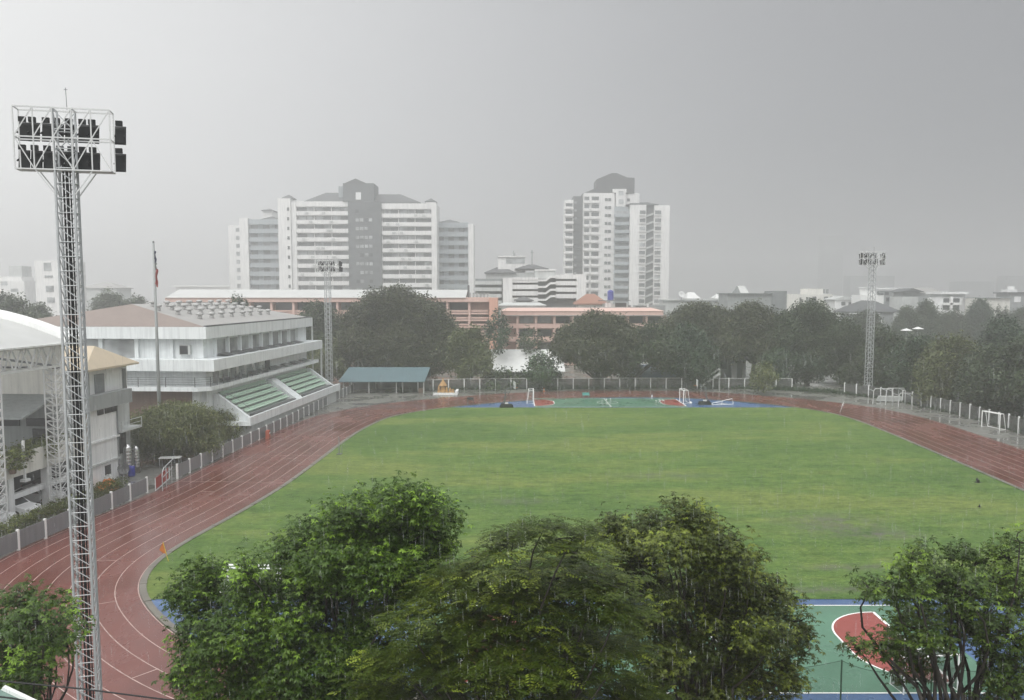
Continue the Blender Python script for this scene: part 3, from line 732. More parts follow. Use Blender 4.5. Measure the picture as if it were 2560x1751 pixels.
MB().lathe([(.05,0),(.05,.05),(.01,.05)],(.15,0,.97),8).build('bung', M['white'], t)
t = thing('rag_pile', 'pile of orange and grey cloth sheets by the white wall', 'pile', (-35.6,73.6,0))
def mound(cx, cy, rx, ry, h, seed):
    rnd = random.Random(seed); b = MB(); n, m2 = 14, 5; vs = [(cx,cy,h)]
    for j in range(1,m2+1):
        for i in range(n):
            a = 2*math.pi*i/n; q = j/m2; k = 1+rnd.uniform(-.14,.14)
            vs.append((cx+rx*q*k*math.cos(a), cy+ry*q*k*math.sin(a), max(0,h*(1-q**1.6)*(1+rnd.uniform(-.25,.25))) if j < m2 else 0))
    f = [(0,1+i,1+(i+1)%n) for i in range(n)]
    for j in range(m2-1):
        f += [(1+j*n+i,1+(j+1)*n+i,1+(j+1)*n+(i+1)%n,1+j*n+(i+1)%n) for i in range(n)]
    return b.add(vs, f)
mound(0,0,1.0,1.3,.75,3).build('orange_sheet', M['orange'], t); mound(-.5,1.3,.6,.8,.85,4).build('grey_sheet', M['lightgrey'], t)
t = thing('satellite_dish', 'grey satellite dish standing among the yard clutter by the tanks', 'satellite dish', (-35.2,75.9,0))
MB().lathe([(.02,-.16),(.25,-.12),(.5,.0),(.52,.0),(.27,-.15),(.02,-.2)],(0,0,0),16).build('dish', M['darkgrey'], t, True)
for c in kids(t): c.location = (0,0,1.2); c.rotation_euler = (R(70),0,R(20))
MB().tube([(0,0,0),(0,.05,1.15)], .04, 6).build('post', M['steel'], t)
t = thing('white_table', 'small white topped table in the yard near the round tree', 'table', (-33.6,82.5,0), R(8))
MB().box(-1.0,1.0,-.5,.5,.95,1.02).build('tabletop', M['white_clean'], t)
for sx in (-.9,.9):
    for sy in (-.42,.42): MB().tube([(sx,sy,0),(sx,sy,.95)], .03, 6).build('leg', M['steel'], t)
t = thing('traffic_barrier', 'faded red plastic barrier at the foot of the grey fence', 'barrier', (-28.9,99.6,0), R(95))
MB().prismy([(-.55,0),(.55,0),(.5,.25),(.42,.9),(-.42,.9),(-.5,.25)], -.2, .2).build('body', M['barrier'], t)
MB().box(-.40,.40,-.215,-.205,.5,.68).build('stripe', M['white_clean'], t)

# parked cars under the terrace
def make_car(name, label, loc, rot, paint, group, pick=False):
    t = thing(name, label, 'car', loc, rot, group)
    L, Wd = 4.2, 1.72
    b = MB()
    prof = [(-2.1,.35),(-2.12,.62),(-2.02,.82),(-1.2,.95),(-.55,1.42),(.75,1.47),(1.55,1.02),(2.02,.95),(2.1,.6),(2.08,.35)]
    half = [Wd/2*k for k in (1,1,.98,.97,.80,.80,.96,.96,.98,1)]
    n = len(prof)
    vs = [(-half[i],prof[i][0],prof[i][1]) for i in range(n)] + [(half[i],prof[i][0],prof[i][1]) for i in range(n)]
    b.add(vs, [tuple(range(n)), tuple(range(2*n-1,n-1,-1))] + [(i,n+i,n+(i+1)%n,(i+1)%n) for i in range(n)])
    body = b.build('body', M[paint], t)
    wv = MB(); e = .012
    wv.add([(-.66,-1.14,1.0+e),(.66,-1.14,1.0+e),(.60,-.60,1.40+e),(-.60,-.60,1.40+e)],[(0,1,2,3)]); wv.build('windscreen', M['glass'], t)
    wv = MB(); wv.add([(-.66,1.48,1.06+e),(.66,1.48,1.06+e),(.60,.82,1.43+e),(-.60,.82,1.43+e)],[(3,2,1,0)]); wv.build('rear_window', M['glass'], t)
    for s in (-1,1):
        sw = MB(); q = [(-.95,1.02),(-.52,1.38),(.68,1.41),(1.32,1.05)]
        sw.add([(s*(.845 if z < 1.2 else .705),y,z) for y,z in q], [(0,1,2,3) if s < 0 else (3,2,1,0)]); sw.build('side_window', M['glass'], t)
        hl = MB(); hl.box(s*.62-.16,s*.62+.16,-2.13,-2.0,.62,.78); hl.build('headlight', M['lens'], t)
        tl = MB(); tl.box(s*.66-.12,s*.66+.12,2.03,2.11,.66,.9); tl.build('tail_light', M['lampred'], t)
        for y in (-1.3,1.3):
            wh = MB(); wh.tube([(s*.70,y,.32),(s*.88,y,.32)], .32, 16); wo = wh.build('wheel', M['tyre'], t)
            MB().tube([(s*.86,y,.32),(s*.895,y,.32)], .20, 10).build('rim', M['inox'], wo)
    MB().box(-.5,.5,-2.14,-2.08,.4,.56).build('grille', M['charcoal'], t)
    return t
make_car('parked_car', 'white car parked under the terrace behind the nearest lattice column', (-38.9,61.2,0), R(86), 'carwhite', 'cars parked under the terrace')
make_car('parked_car', 'white car parked beside the square white column under the terrace', (-38.6,64.1,0), R(80), 'carwhite', 'cars parked under the terrace')
make_car('parked_car', 'white car parked deeper under the terrace past the square column', (-38.8,68.0,0), R(84), 'carwhite', 'cars parked under the terrace')
make_car('parked_car', 'dark car in the shade at the back of the car park', (-39.3,71.3,0), R(86), 'cardark', 'cars parked under the terrace')
# ---------------------------------------------------------------- buildings in the distance
class Bld:
    """a building measured off at one distance; local x, y (deeper), z"""
    def __init__(s, name, label, cat, px0, px1, d, group=None):
        if px0 > 1950 and d < 265: d *= 1.32       # the street of houses beyond the trees
        s.d = d; s.ox = at((px0+px1)/2, 735, d).x
        s.t = thing(name, label, cat, (s.ox, d, 0), 0, group)
    def x(s, px): return at(px, 735, s.d).x - s.ox
    def z(s, py): return max(0., at(1280, py, s.d).z)
    def box(s, nm, m, px0, px1, py0, py1, y0, y1, parent=None):
        return MB().box(s.x(px0), s.x(px1), y0, y1, 0 if py1 is None else s.z(py1), s.z(py0)).build(nm, M[m], parent or s.t)
    def hip(s, nm, m, px0, px1, pye, pyt, y0, y1, inset_px, parent=None):
        w = s.x(px1)-s.x(px0)
        return MB().hip(s.x(px0), s.x(px1), y0, y1, s.z(pye), s.z(pyt), max(.01, min(w*.499, (s.x(px0+inset_px)-s.x(px0)))), .3).build(nm, M[m], parent or s.t)
    def gable(s, nm, m, px0, px1, pye, pyt, y0, y1, parent=None):   # ridge runs deeper
        a, b = s.x(px0), s.x(px1); c = (a+b)/2; ze, zt = s.z(pye), s.z(pyt)
        return MB().prismy([(a,ze),(b,ze),(b,ze+.25),(c,zt),(a,ze+.25)], y0, y1).build(nm, M[m], parent or s.t)
    def win(s, px0, px1, py0, py1, y, m='glass', nm='window', dep=.15):
        return MB().box(s.x(px0), s.x(px1), y-dep, y, s.z(py1), s.z(py0)).build(nm, M[m], s.t)

# --- wide apartment block with the dark central tower
A = Bld('apartment_tower', 'wide white apartment block with a dark grey central tower and hipped roofs', 'apartment block', 701, 1093, 350)
rows = 11; top, pit = 516.5, 21.85
A.box('rear_wall', 'condogrey', 740, 1083, 507, None, 1.6, 16)
A.box('end_wall', 'condowhite', 733, 745, 505, None, -.4, 16)
A.box('end_wall', 'condowhite', 1080, 1093, 510, None, -.4, 16)
A.box('cornice', 'condowhite', 745.5, 874, 504, 517, -.3, 16.2)
A.box('cornice', 'condowhite', 957, 1079.5, 509, 523, -.3, 16.2)
for side, (a, b, o, nb) in enumerate(((745.5,874,0,3),(957,1079.5,6,3))):
    for r_ in range(rows):
        y0 = top+o+pit*r_+ (0 if side == 0 else -.2*r_)
        A.box('balcony', 'condowhite', a, b, y0+12.0, y0+22.0, -.35, 1.6)
        A.box('floor_beam', 'condowhite', a, b, y0-1.0, y0+1.6, .9, 1.6)
        bw = (b-a)/nb
        for k in range(nb):
            u = random.random()
            x0 = a+bw*k+2; 
            A.win(x0, x0+bw*.46, y0+1.6, y0+12, 1.59, 'farglass' if u < .6 else 'paleglass')
            A.win(x0+bw*.50, x0+bw-4, y0+1.6, y0+12, 1.59, 'farglass' if random.random() < .7 else 'paleglass')
            A.box('partition', 'condowhite', x0-2.6, x0-1.2, y0+1.6, y0+12, .5, 1.58)
        for k in range(3):   # air conditioner units on the parapet
            xx = a+(b-a)*random.uniform(.05,.9); 
            if k < 2: A.box('air_conditioner', 'lightgrey', xx, xx+8, y0+14.5, y0+18.5, -.75, -.36)
# dark core
A.box('central_tower', 'condogrey', 874.5, 956.5, 505, None, -1.0, 14)
A.box('central_tower', 'condogrey', 862.5, 938.5, 459, 504.5, -.8, 12)
A.gable('tower_roof', 'slate', 868, 920, 460.5, 447.5, -1.0, 12.2)
for r_ in range(11):
    y0 = 524+pit*r_
    for x0, w_ in ((893,8),(903,9),(915,8),(926,8)):
        if random.random() < .8: A.win(x0, x0+w_, y0+1, y0+9, -1.0, 'paleglass' if random.random() < .7 else 'glass')  # pale pane colour paints in glints on the dark core
A.win(894, 907, 482, 500, -.8, 'white')
A.box('tower_side', 'condoblue', 847, 862, 464, 505, 3, 10)
A.hip('roof', 'slate', 766, 945, 505, 477, -.2, 15, 44); A.hip('roof', 'slate', 880, 1054, 508.5, 481, -.2, 15, 56)
A.box('stair_tower', 'condowhite', 701, 732.6, 497, None, -1.2, 8)
A.hip('stair_roof', 'slate', 709, 738, 497, 485, 0, 6, 14.4)
for r_ in range(9): A.win(724, 729, 520+r_*24, 528+r_*24, -1.2, 'glass')
A.hip('stair_roof', 'slate', 1064, 1092, 505.5, 494.5, 0, 6, 14)
A.box('parapet_box', 'condowhite', 1066, 1091, 505, 510, .2, 6)
# --- wings
def wing(px0, px1, ptop, edge, pt_edge, label, d, rooftop):
    Bd = Bld('apartment_wing', label, 'apartment block', px0, px1, d, 'blue grey balcony blocks beside the wide apartment block')
    Bd.box('wall', 'condoblue', px0, px1, ptop, None, 1.5, 12)
    Bd.box('edge_wall', 'condowhite', edge[0], edge[1], pt_edge, None, -1.2, 12.5)
    Bd.box('cornice', 'condoblue', px0, px1, ptop, ptop+13, -.6, 1.5)
    p_ = 22.4*350/d
    for r_ in range(9):
        y0 = ptop+13+p_*r_
        Bd.box('balcony', 'condoblue', px0, px1, y0+10.5, y0+p_, -.4, 1.5)
        n_ = 3
        for k in range(n_):
            a = px0+(px1-px0)*k/n_+2
            Bd.win(a, a+(px1-px0)/n_*.55, y0, y0+10.5, 1.49, 'farglass' if random.random() < .6 else 'paleglass')
    if rooftop: Bd.hip('roof', 'slate', *rooftop)
    return Bd
wing(627, 717, 549, (605,626.5), 546, 'faded blue grey balcony block on the left of the wide apartment block', 366, (650,702,550,538.5,2,9,24))
wing(1093.5, 1171, 557, (1171.5,1184.5), 561, 'blue grey balcony block on the right of the wide apartment block', 360, (1095,1150,557,547,2,9,26))
Bd = Bld('apartment_slab', 'palest white slab block fading into the rain left of the apartment wings', 'apartment block', 575, 603, 400)
Bd.box('wall', 'condowhite', 575, 603, 564, None, 0, 14)
for r_ in range(9): Bd.win(594, 603.2, 570+r_*20, 580+r_*20, 0, 'paleglass')
Bd = Bld('apartment_slab', 'small white tower with a pyramid roof behind the left balcony block', 'apartment block', 660, 688, 410)
Bd.box('wall', 'condowhite', 662, 686, 528, None, 0, 10); Bd.hip('roof', 'slate', 660, 688, 528, 520, -1, 9, 14)

# --- stepped white tower on the right
C = Bld('apartment_tower', 'tall stepped white apartment tower with a dark roof and a grey strip', 'apartment block', 1410, 1669, 376)
pit = 19.9
C.box('balcony_wall', 'condowhite', 1413, 1434, 497, None, 4.5, 16)
for r_ in range(13):
    y0 = 502+r_*pit*.94
    C.win(1415, 1432, y0+4, y0+13, 4.49, 'farglass'); C.box('balcony', 'condowhite', 1410.5, 1433.8, y0+13, y0+19, 2.8, 4.5)
C.box('recess_wall', 'condogrey', 1434.2, 1458, 487, None, 6, 16)
for r_ in range(12):
    if random.random() < .6: C.win(1437, 1443, 500+r_*pit, 506+r_*pit, 6, 'paleglass')
C.box('facade', 'condowhite', 1458, 1535, 482, None, 1.6, 18)
for r_ in range(14):
    y0 = 490+r_*pit
    for x0, x1 in ((1460,1472),(1478,1496)):
        C.win(x0, x1, y0+1, y0+12, 1.59, 'farglass'); C.box('balcony', 'condowhite', x0-1.5, x1+.5, y0+11, y0+17.5, .3, 1.59)
    for x0 in (1511,1519.5): C.win(x0, x0+7, y0+5, y0+12, 1.6, 'farglass', dep=.25)
C.box('upper_block', 'condowhite', 1535, 1598, 481, 530, 3, 18); C.box('lift_box', 'condowhite', 1530, 1564, 472, 481, 1.2, 8); C.box('lift_box', 'condowhite', 1538, 1562, 481, 516, 1.2, 3)
for y0 in (477,498): C.win(1545, 1557, y0, y0+11, 1.2, 'paleglass')
C.win(1567, 1574, 495, 502, 3, 'glass')
C.box('grey_wall', 'condoblue', 1535, 1571, 517, None, .2, 14)
for r_ in range(12):
    y0 = 526+r_*pit
    C.win(1537, 1569, y0+2, y0+10, .19, 'farglass' if r_ % 3 else 'paleglass'); C.box('balcony', 'condoblue', 1533.5, 1570.8, y0+10, y0+18, -1.5, .19)
C.box('facade', 'condowhite', 1571, 1611, 514, None, -2.2, 12); C.box('facade', 'condowhite', 1631, 1669, 515, None, -2.2, 12)
C.box('grey_strip', 'condogrey', 1611, 1631, 512, None, -.6, 12)
for r_ in range(12):
    y0 = 528+r_*20.05
    C.win(1595, 1609, y0, y0+9, -2.2, 'farglass' if random.random() < .7 else 'paleglass', dep=.2); C.win(1633, 1647.5, y0, y0+9, -2.2, 'farglass' if random.random() < .7 else 'paleglass', dep=.2)
    C.box('sill', 'condowhite', 1594, 1609.5, y0+10.5, y0+12.5, -2.9, -2.2); C.box('sill', 'condowhite', 1632, 1648, y0+10.5, y0+12.5, -2.9, -2.2)
    MB().prismy([(C.x(1611.2),C.z(y0+17)),(C.x(1630.8),C.z(y0+9)),(C.x(1630.8),C.z(y0+4)),(C.x(1611.2),C.z(y0+12))], -.95, -.6).build('stair_flight', M['lightgrey'], C.t)
C.hip('roof', 'slate', 1562, 1642, 514, 503.5, -1.5, 11, 22)
C.hip('roof', 'slate', 1456, 1570, 484, 462, 3, 17, 40); MB().prismy([(C.x(a_),C.z(b_)) for a_, b_ in ((1585,482),(1585,443),(1568,442.5),(1541,431),(1528,431),(1490,447),(1490,468),(1458,484))], 2.6, 15).build('roof_block', M['slate'], C.t)

# --- white parking structure and the hip roofed house beside it
Pk = Bld('parking_building', 'white open parking building with stepped ramps below the white tower', 'car park', 1185, 1465, 255)
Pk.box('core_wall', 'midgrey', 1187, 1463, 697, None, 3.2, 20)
for r_ in range(4):
    y0 = 696+r_*16.2
    Pk.box('parapet', 'condowhite', 1257, 1345, y0, y0+11, 0, 3.2)
    MB().prismy([(Pk.x(1345),Pk.z(y0+3)),(Pk.x(1364),Pk.z(y0+3)),(Pk.x(1376),Pk.z(y0-6)),(Pk.x(1392),Pk.z(y0-6)),(Pk.x(1392),Pk.z(y0-1)),(Pk.x(1377),Pk.z(y0-1)),(Pk.x(1365),Pk.z(y0+8)),(Pk.x(1345),Pk.z(y0+8))], -.4, 3.).build('ramp_parapet', M['condowhite'], Pk.t)
    Pk.box('parapet', 'condowhite', 1390.2, 1443, y0-9, y0+1.5, 0, 3.2)
    Pk.box('parapet', 'lightgrey', 1186, 1254, y0+1+6, y0+16, .8, 3.2)
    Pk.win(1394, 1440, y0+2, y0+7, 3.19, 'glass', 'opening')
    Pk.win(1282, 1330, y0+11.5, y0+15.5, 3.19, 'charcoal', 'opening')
Pk.box('end_wall', 'condowhite', 1257, 1281, 695, None, -.5, 20); Pk.box('end_wall', 'condowhite', 1441, 1465, 686, None, -.5, 20)
Pk.box('top_wall', 'condowhite', 1281.2, 1345, 694, 700, -.2, 3); Pk.box('rear_block', 'lightgrey', 1339, 1389, 675, 697, 2.4, 14); Pk.box('roof_slab', 'condowhite', 1338, 1391, 673.5, 676.5, 2, 15)
Hh = Bld('hip_roof_house', 'grey hip roofed building with a white rooftop room behind the parking building', 'building', 1212, 1370, 285)
Hh.box('wall', 'lightgrey', 1215, 1366, 682, None, 0, 14); Hh.hip('roof', 'slate', 1211, 1290, 684, 667, -1, 15, 30); Hh.hip('roof', 'slate', 1288, 1371, 674, 660, -1, 15, 34)
Hh.box('rooftop_room', 'condowhite', 1244, 1314, 641, 680, 4, 10); Hh.box('room_roof', 'condowhite', 1243, 1315, 639, 642, 3.4, 10.6); Hh.win(1265, 1312, 644, 658, 4, 'paleglass')
for px_, top_ in ((1284,627),(1287,634),(1330,626)):
    t = thing('roof_antenna', {1284:'thin antenna mast left of the pair above the white rooftop room',1287:'shorter antenna mast of the close pair above the white rooftop room',1330:'lone antenna mast above the grey hip roof near the tower'}[px_], 'antenna', (at(px_,660,290).x, 290, 0), 0, 'antenna masts')
    MB().tube([(0,0,at(px_,665,290).z),(0,0,at(px_,top_,290).z)], .16, 6).build('mast', M['grey'], t); MB().bar((-.6,0,at(px_,top_+6,290).z),(.6,0,at(px_,top_+6,290).z),.12).build('crossarm', M['grey'], t)

# --- pink school blocks
S = Bld('school_building', 'long pink school building with a white metal roof behind the grandstand', 'school', 415, 1244, 192)
S.box('wall', 'pink', 440, 1222, 753, None, 2.2, 14)
S.box('fascia', 'pink', 415, 1223, 744, 755.5, -.6, 14)
rr = MB(); rr.add([(S.x(415),-.9,S.z(745.5)+.05),(S.x(1165),-.9,S.z(745.5)+.05),(S.x(1165),8,S.z(727.5)+.3),(S.x(415),8,S.z(727.5)+.3),(S.x(1165),16,S.z(745)+.05),(S.x(415),16,S.z(745)+.05)],[(0,1,2,3),(3,2,4,5)]); rr.build('roof', M['agedroof'], S.t)
for i in range(14):
    x0 = 455+i*55; S.box('column', 'pink', x0, x0+6, 755.5, None, -.2, 2.2)
for i in range(13): S.win(463+i*55, 508+i*55, 757, 776, 2.2, 'glass')
for y0 in (776,793,810,827,844): S.box('parapet', 'pink', 448, 1221, y0, y0+4.2, .2, 2.2); S.box('parapet', 'pink', 448, 1221, y0+6, y0+10.4, 0, 2.0)
S.box('stair_tower', 'salmon', 1223.3, 1244, 745, None, -1.2, 10)
for i in range(6):
    bx0 = 1171+i*9
    S.box('roof_tank', 'grey', bx0, bx0+4, 732, 744, 3, 4.2)
S.box('roof_frame', 'darkgrey', 1167, 1172, 713, 744, 3, 3.4)
S2 = Bld('school_wing', 'lower pink school wing with wide window bays behind the big domed tree', 'school', 1248, 1664, 204)
S2.box('wall', 'pink', 1250, 1660, 790, None, 2.4, 14)
S2.box('fascia', 'pink', 1252, 1658, 778.5, 788.5, -.8, 14.4)
rr = MB(); rr.add([(S2.x(1250),-1,S2.z(778.4)+.02),(S2.x(1662),-1,S2.z(778.4)+.02),(S2.x(1640),7,S2.z(771)),(S2.x(1270),7,S2.z(771)),(S2.x(1662),15,S2.z(778.4)+.02),(S2.x(1250),15,S2.z(778.4)+.02)],[(0,1,2,3),(3,2,4,5),(1,4,2),(0,3,5)]); rr.build('roof', M['pink'], S2.t)
S2.box('gutter', 'grey', 1250, 1661, 788.6, 790, -1.0, -.8)
for i in range(9):
    x0 = 1291+i*46.2; S2.box('column', 'pink', x0, x0+5.5, 789, None, -.2, 2.4)
for fl_ in range(4):
    y0 = 790+fl_*33
    for i in range(8): S2.win(1299+i*46.2, 1334+i*46.2, y0+2, y0+19, 2.4, 'glass' if random.random() < .75 else 'paleglass')
    S2.box('parapet', 'pink', 1252, 1659, y0+20, y0+31, -.1, 2.2)
# --- small buildings between
def simple(name, label, cat, px0, px1, ptop, d, wm, depth=9, roof=None, wins=(), group=None, extra=()):
    Q = Bld(name, label, cat, px0, px1, d, group)
    Q.box('wall', wm, px0, px1, ptop, None, 0, depth)
    if roof:
        k, m_, a, b, e, tp = roof[:6]
        if k == 'hip': Q.hip('roof', m_, a, b, e, tp, -.6, depth+.6, roof[6])
        elif k == 'gable': Q.gable('roof', m_, a, b, e, tp, -.6, depth+.6)
        elif k == 'flat': Q.box('roof', m_, a, b, tp, e, -.8, depth+.8)
    for w_ in wins: Q.win(*w_[:4], 0, w_[4] if len(w_) > 4 else 'glass')
    for nm, m_, a, b, t0, t1, y0, y1 in extra: Q.box(nm, m_, a, b, t0, t1, y0, y1)
    return Q
simple('house', 'red brown hip roofed house in front of the white tower', 'house', 1446, 1516, 762, 232, 'cream', roof=('hip','redroof',1438,1522,762,735,32))
simple('rooftop_shed', 'open grey rooftop shed beside the blue tank', 'shed', 1512, 1570, 760, 220, 'lightgrey', 6, ('flat','darkgrey',1502,1576,753,751.5), ((1538,1566,757,772,'charcoal'),(1513,1519,757,770,'white'),(1521,1528,757,770,'white')))
t = thing('water_tank', 'dark blue round water tank on the rooftop shed', 'water tank', (at(1528,740,221).x, 222.5, at(1528,751.4,221).z+.05))
zt = at(1528,726,221).z-at(1528,751.4,221).z
MB().lathe([(.02,0),(.78,0),(.8,.1)]+[(r_,zt*.12*k) for k in range(1,8) for r_ in (.78,.82)]+[(.6,zt*.94),(.2,zt),(.02,zt)], (0,0,0), 18).build('tank', M['bluetank'], t)
MB().lathe([(.22,0),(.22,.08),(.01,.1)], (0,0,zt-.03), 10).build('lid', M['bluetank'], t)
simple('shed', 'low pale grey roofed shed beside the salmon stair tower', 'shed', 1248, 1362, 765, 225, 'lightgrey', 8, ('hip','lightgrey',1244,1366,766,757,16))
simple('house', 'dark hip roofed house low behind the parking ramps', 'house', 1290, 1330, 752, 240, 'grey', roof=('hip','slate',1285,1334,753,742,22))
simple('garden_wall', 'dark mossy parapet wall running behind the pink school wing', 'wall', 1252, 1660, 768, 214, 'grey', .6)
simple('white_shop', 'narrow white pillared shop front right of the rooftop shed', 'building', 1572, 1664, 764, 221, 'grey', 5, None, ((1577,1583,762,780,'white'),(1590,1616,766,778,'charcoal'),(1618,1622,760,778,'white')))
# white sloped shed roofs behind the back fence
Wd = Bld('shed', 'open shed with a wide bright white sloping roof behind the far fence', 'shed', 1213, 1412, 166)
w0, w1 = Wd.z(926), Wd.z(878)
MB().add([(Wd.x(1213),-3,w0),(Wd.x(1412),-3,w0),(Wd.x(1410),5,w1),(Wd.x(1215),5,w1),(Wd.x(1213),-3,w0-.15),(Wd.x(1412),-3,w0-.15),(Wd.x(1410),5,w1-.15),(Wd.x(1215),5,w1-.15)],[(0,1,2,3),(7,6,5,4),(0,4,5,1),(1,5,6,2),(2,6,7,3),(3,7,4,0)]).build('roof', M['whiteroof'], Wd.t)
for px_ in (1216,1262,1310,1360,1408): Wd.box('post', 'lightgrey', px_-1, px_+1, 926, None, -2.6, -2.4); Wd.box('post', 'lightgrey', px_-1, px_+1, 882, None, 4.4, 4.6)
Wd.box('back_wall', 'grey', 1215, 1410, 905, None, 4.7, 4.9)
Wd = Bld('shed', 'smaller white roofed shed half hidden behind the leaning tree trunk', 'shed', 1545, 1668, 172)
w0, w1 = Wd.z(915), Wd.z(886)
MB().add([(Wd.x(1545),-2,w0),(Wd.x(1668),-2,w0),(Wd.x(1664),4,w1),(Wd.x(1550),4,w1),(Wd.x(1545),-2,w0-.15),(Wd.x(1668),-2,w0-.15),(Wd.x(1664),4,w1-.15),(Wd.x(1550),4,w1-.15)],[(0,1,2,3),(7,6,5,4),(0,4,5,1),(1,5,6,2),(2,6,7,3),(3,7,4,0)]).build('roof', M['whiteroof'], Wd.t)
Wd.box('back_wall', 'lightgrey', 1550, 1664, 900, None, 3.6, 3.9)
for px_ in (1549,1605,1664): Wd.box('post', 'lightgrey', px_-1, px_+1, 915, None, -1.8, -1.6)
# blue tarpaulin canopy behind the leaning trunk
Wd = Bld('canopy_tent', 'dull blue arched canopy behind the leaning tree trunk', 'canopy', 1535, 1690, 160)
b = MB(); n = 10; za, zb = Wd.z(938), Wd.z(912)
prof = [(5*math.cos(math.pi*k/n)*-1, za+(zb-za)*math.sin(math.pi*k/n)) for k in range(n+1)]
x0, x1 = Wd.x(1590), Wd.x(1688)
b.add([(x0,y,z) for y,z in prof]+[(x1,y,z) for y,z in prof], [(i,n+1+i,n+2+i,i+1) for i in range(n)]+[tuple(range(n,-1,-1)), tuple(range(n+1,2*n+2))]); b.build('canopy', surf('dull_blue_tarp', (.10,.15,.22), .5, .15, .8), Wd.t)
for px_ in (1592,1640,1686): Wd.box('post', 'steel', px_-.8, px_+.8, 936, None, -4.6, -4.4)
# grey porch building
Q = Bld('porch_building', 'grey building with a white beam and broad white porch columns among the trees', 'building', 1772, 1874, 168)
Q.box('wall', 'midgrey', 1774, 1872, 872, None, 2.5, 12); Q.box('roof', 'grey', 1768, 1878, 860, 878, -.5, 12.5); Q.box('beam', 'white', 1776, 1868, 880, 886, -.4, .2)
Q.box('column', 'white', 1835, 1846, 886, None, -.3, .5); Q.box('column', 'white', 1862, 1868, 886, None, -.3, .5); Q.win(1790, 1828, 892, 925, 2.5, 'charcoal')

# blue roofed shelter at the far left corner of the track
Sh = Bld('shelter', 'open shelter with a faded blue sheet roof at the far left corner of the track', 'shelter', 853, 1067, 147)
zr_, ze_ = Sh.z(921), Sh.z(950)
b = MB(); xa, xb = Sh.x(855), Sh.x(1064)
b.add([(xa-.3,-3,ze_),(xb+.0,-3,ze_),(xb+.5,2,zr_),(xa+.6,2,zr_),(xb+.3,5.5,ze_+.2),(xa,5.5,ze_+.2)]+[(xa-.3,-3,ze_-.12),(xb,-3,ze_-.12),(xb+.5,2,zr_-.12),(xa+.6,2,zr_-.12),(xb+.3,5.5,ze_+.08),(xa,5.5,ze_+.08)],
 [(0,1,2,3),(3,2,4,5),(0,6,7,1),(1,7,8,2),(2,8,10,4),(6,9,8,7),(9,11,10,8),(0,3,9,6),(3,5,11,9),(4,10,11,5)])
b.build('roof', M['bluesheet'], Sh.t)
for px_ in (862,925,993,1061):
    for y_ in (-2.5,4.8): MB().tube([(Sh.x(px_),y_,0),(Sh.x(px_),y_,ze_-.1)], .09, 6).build('post', M['lightgrey'], Sh.t)
MB().box(Sh.x(950),Sh.x(1000),1.5,2.3,.4,.5).build('bench', M['midgrey'], Sh.t); MB().box(Sh.x(1046),Sh.x(1060),-1.5,-.6,0,.8).build('box', M['brownwall'], Sh.t)
MB().box(xa,xb,5.0,5.1,0,2.3).build('back_wall', M['darkgrey'], Sh.t)
# ochre shrine with low white wall
Sr = Bld('shrine', 'small ochre spirit shrine on a platform with a low white wall', 'shrine', 1082, 1144, 144)
Sr.box('platform', 'white', 1083, 1143, 985, None, -1.6, 1.6)
for s_ in (1084,1094,1104,1114,1124,1134,1142): Sr.box('baluster', 'white', s_-1, s_+1, 980, 985, -1.6, -1.4)
Sr.box('low_wall', 'white', 1083, 1143, 981.5, 984, -1.55, -1.45)
Sr.box('low_wall', 'white', 1138, 1144, 976, None, -1.7, 1.7)
b = MB(); b.lathe([(.6,.3),(.62,.7),(.42,.75),(.42,1.4),(.75,1.45),(.5,1.75),(.52,1.8),(.28,2.1),(.1,2.5),(.02,2.9)], (Sr.x(1106),0,0), 8); b.build('shrine_house', M['gold'], Sr.t)
b = MB()
for px_, h_ in ((1096,1.5),(1116,1.3),(1124,1.15),(1131,.95)): b.lathe([(.28,.3),(.24,.6),(.16,.62),(.2,.9),(.12,h_*.85),(.02,h_)], (Sr.x(px_),-.5,0), 7)
b.build('figurine', M['gold'], Sr.t)

# --- houses on the right, fading in the rain
simple('house', 'long low grey building to the right of the stepped tower', 'building', 1658, 1800, 752, 300, 'lightgrey', 8, ('flat','lightgrey',1656,1802,752,749))
for px_, lab, dd in ((1730,'pale white tent roof over the low grey building',318),(1802,'faint low white tent roof in the rain',350)):
    Q = Bld('tent_roof', lab, 'tent', px_-20, px_+22, dd, 'white tent roofs beyond the trees'); Q.box('wall', 'lightgrey', px_-12, px_+14, 748, None, 0, 8); Q.hip('roof', 'whiteroof', px_-15, px_+20, 748, 731 if px_ < 1800 else 735, -1, 9, 10)
t = thing('satellite_dish', 'white satellite dish on the roof of the low grey building', 'satellite dish', (at(1704,745,299).x, 299, at(1704,749,299).z))
MB().lathe([(.05,-.35),(.8,-.2),(1.3,.1),(1.3,.16),(.8,-.12),(.05,-.28)], (0,0,0), 14).build('dish', M['whitesteel'], t, True); MB().tube([(0,0,0),(0,0,1.6)],.12,6).build('post', M['steel'], t)
for c in kids(t):
    if c.name.startswith('dish'): c.location = (0,-.2,1.7); c.rotation_euler = (R(60),0,R(15))
Q = simple('house', 'dark walled building with a bright white gable skylight on top', 'building', 1820, 1966, 736, 262, 'grey', 12, ('flat','midgrey',1817,1930,736,733), (), None, (('annex','midgrey',1930,1966,728,None,-.5,8),))
Q.gable('front_gable', 'grey', 1836, 1858, 733, 715, 2, 2.4)
MB().add([(Q.x(1847),2.2,Q.z(714.5)),(Q.x(1866),2.2,Q.z(714.5)),(Q.x(1877),2.2-.4,Q.z(733)),(Q.x(1855),1.6,Q.z(733)),(Q.x(1847),6,Q.z(733)),(Q.x(1877),6,Q.z(733))],[(0,3,2,1),(0,1,5,4)]).build('skylight_roof', M['whiteroof'], Q.t)
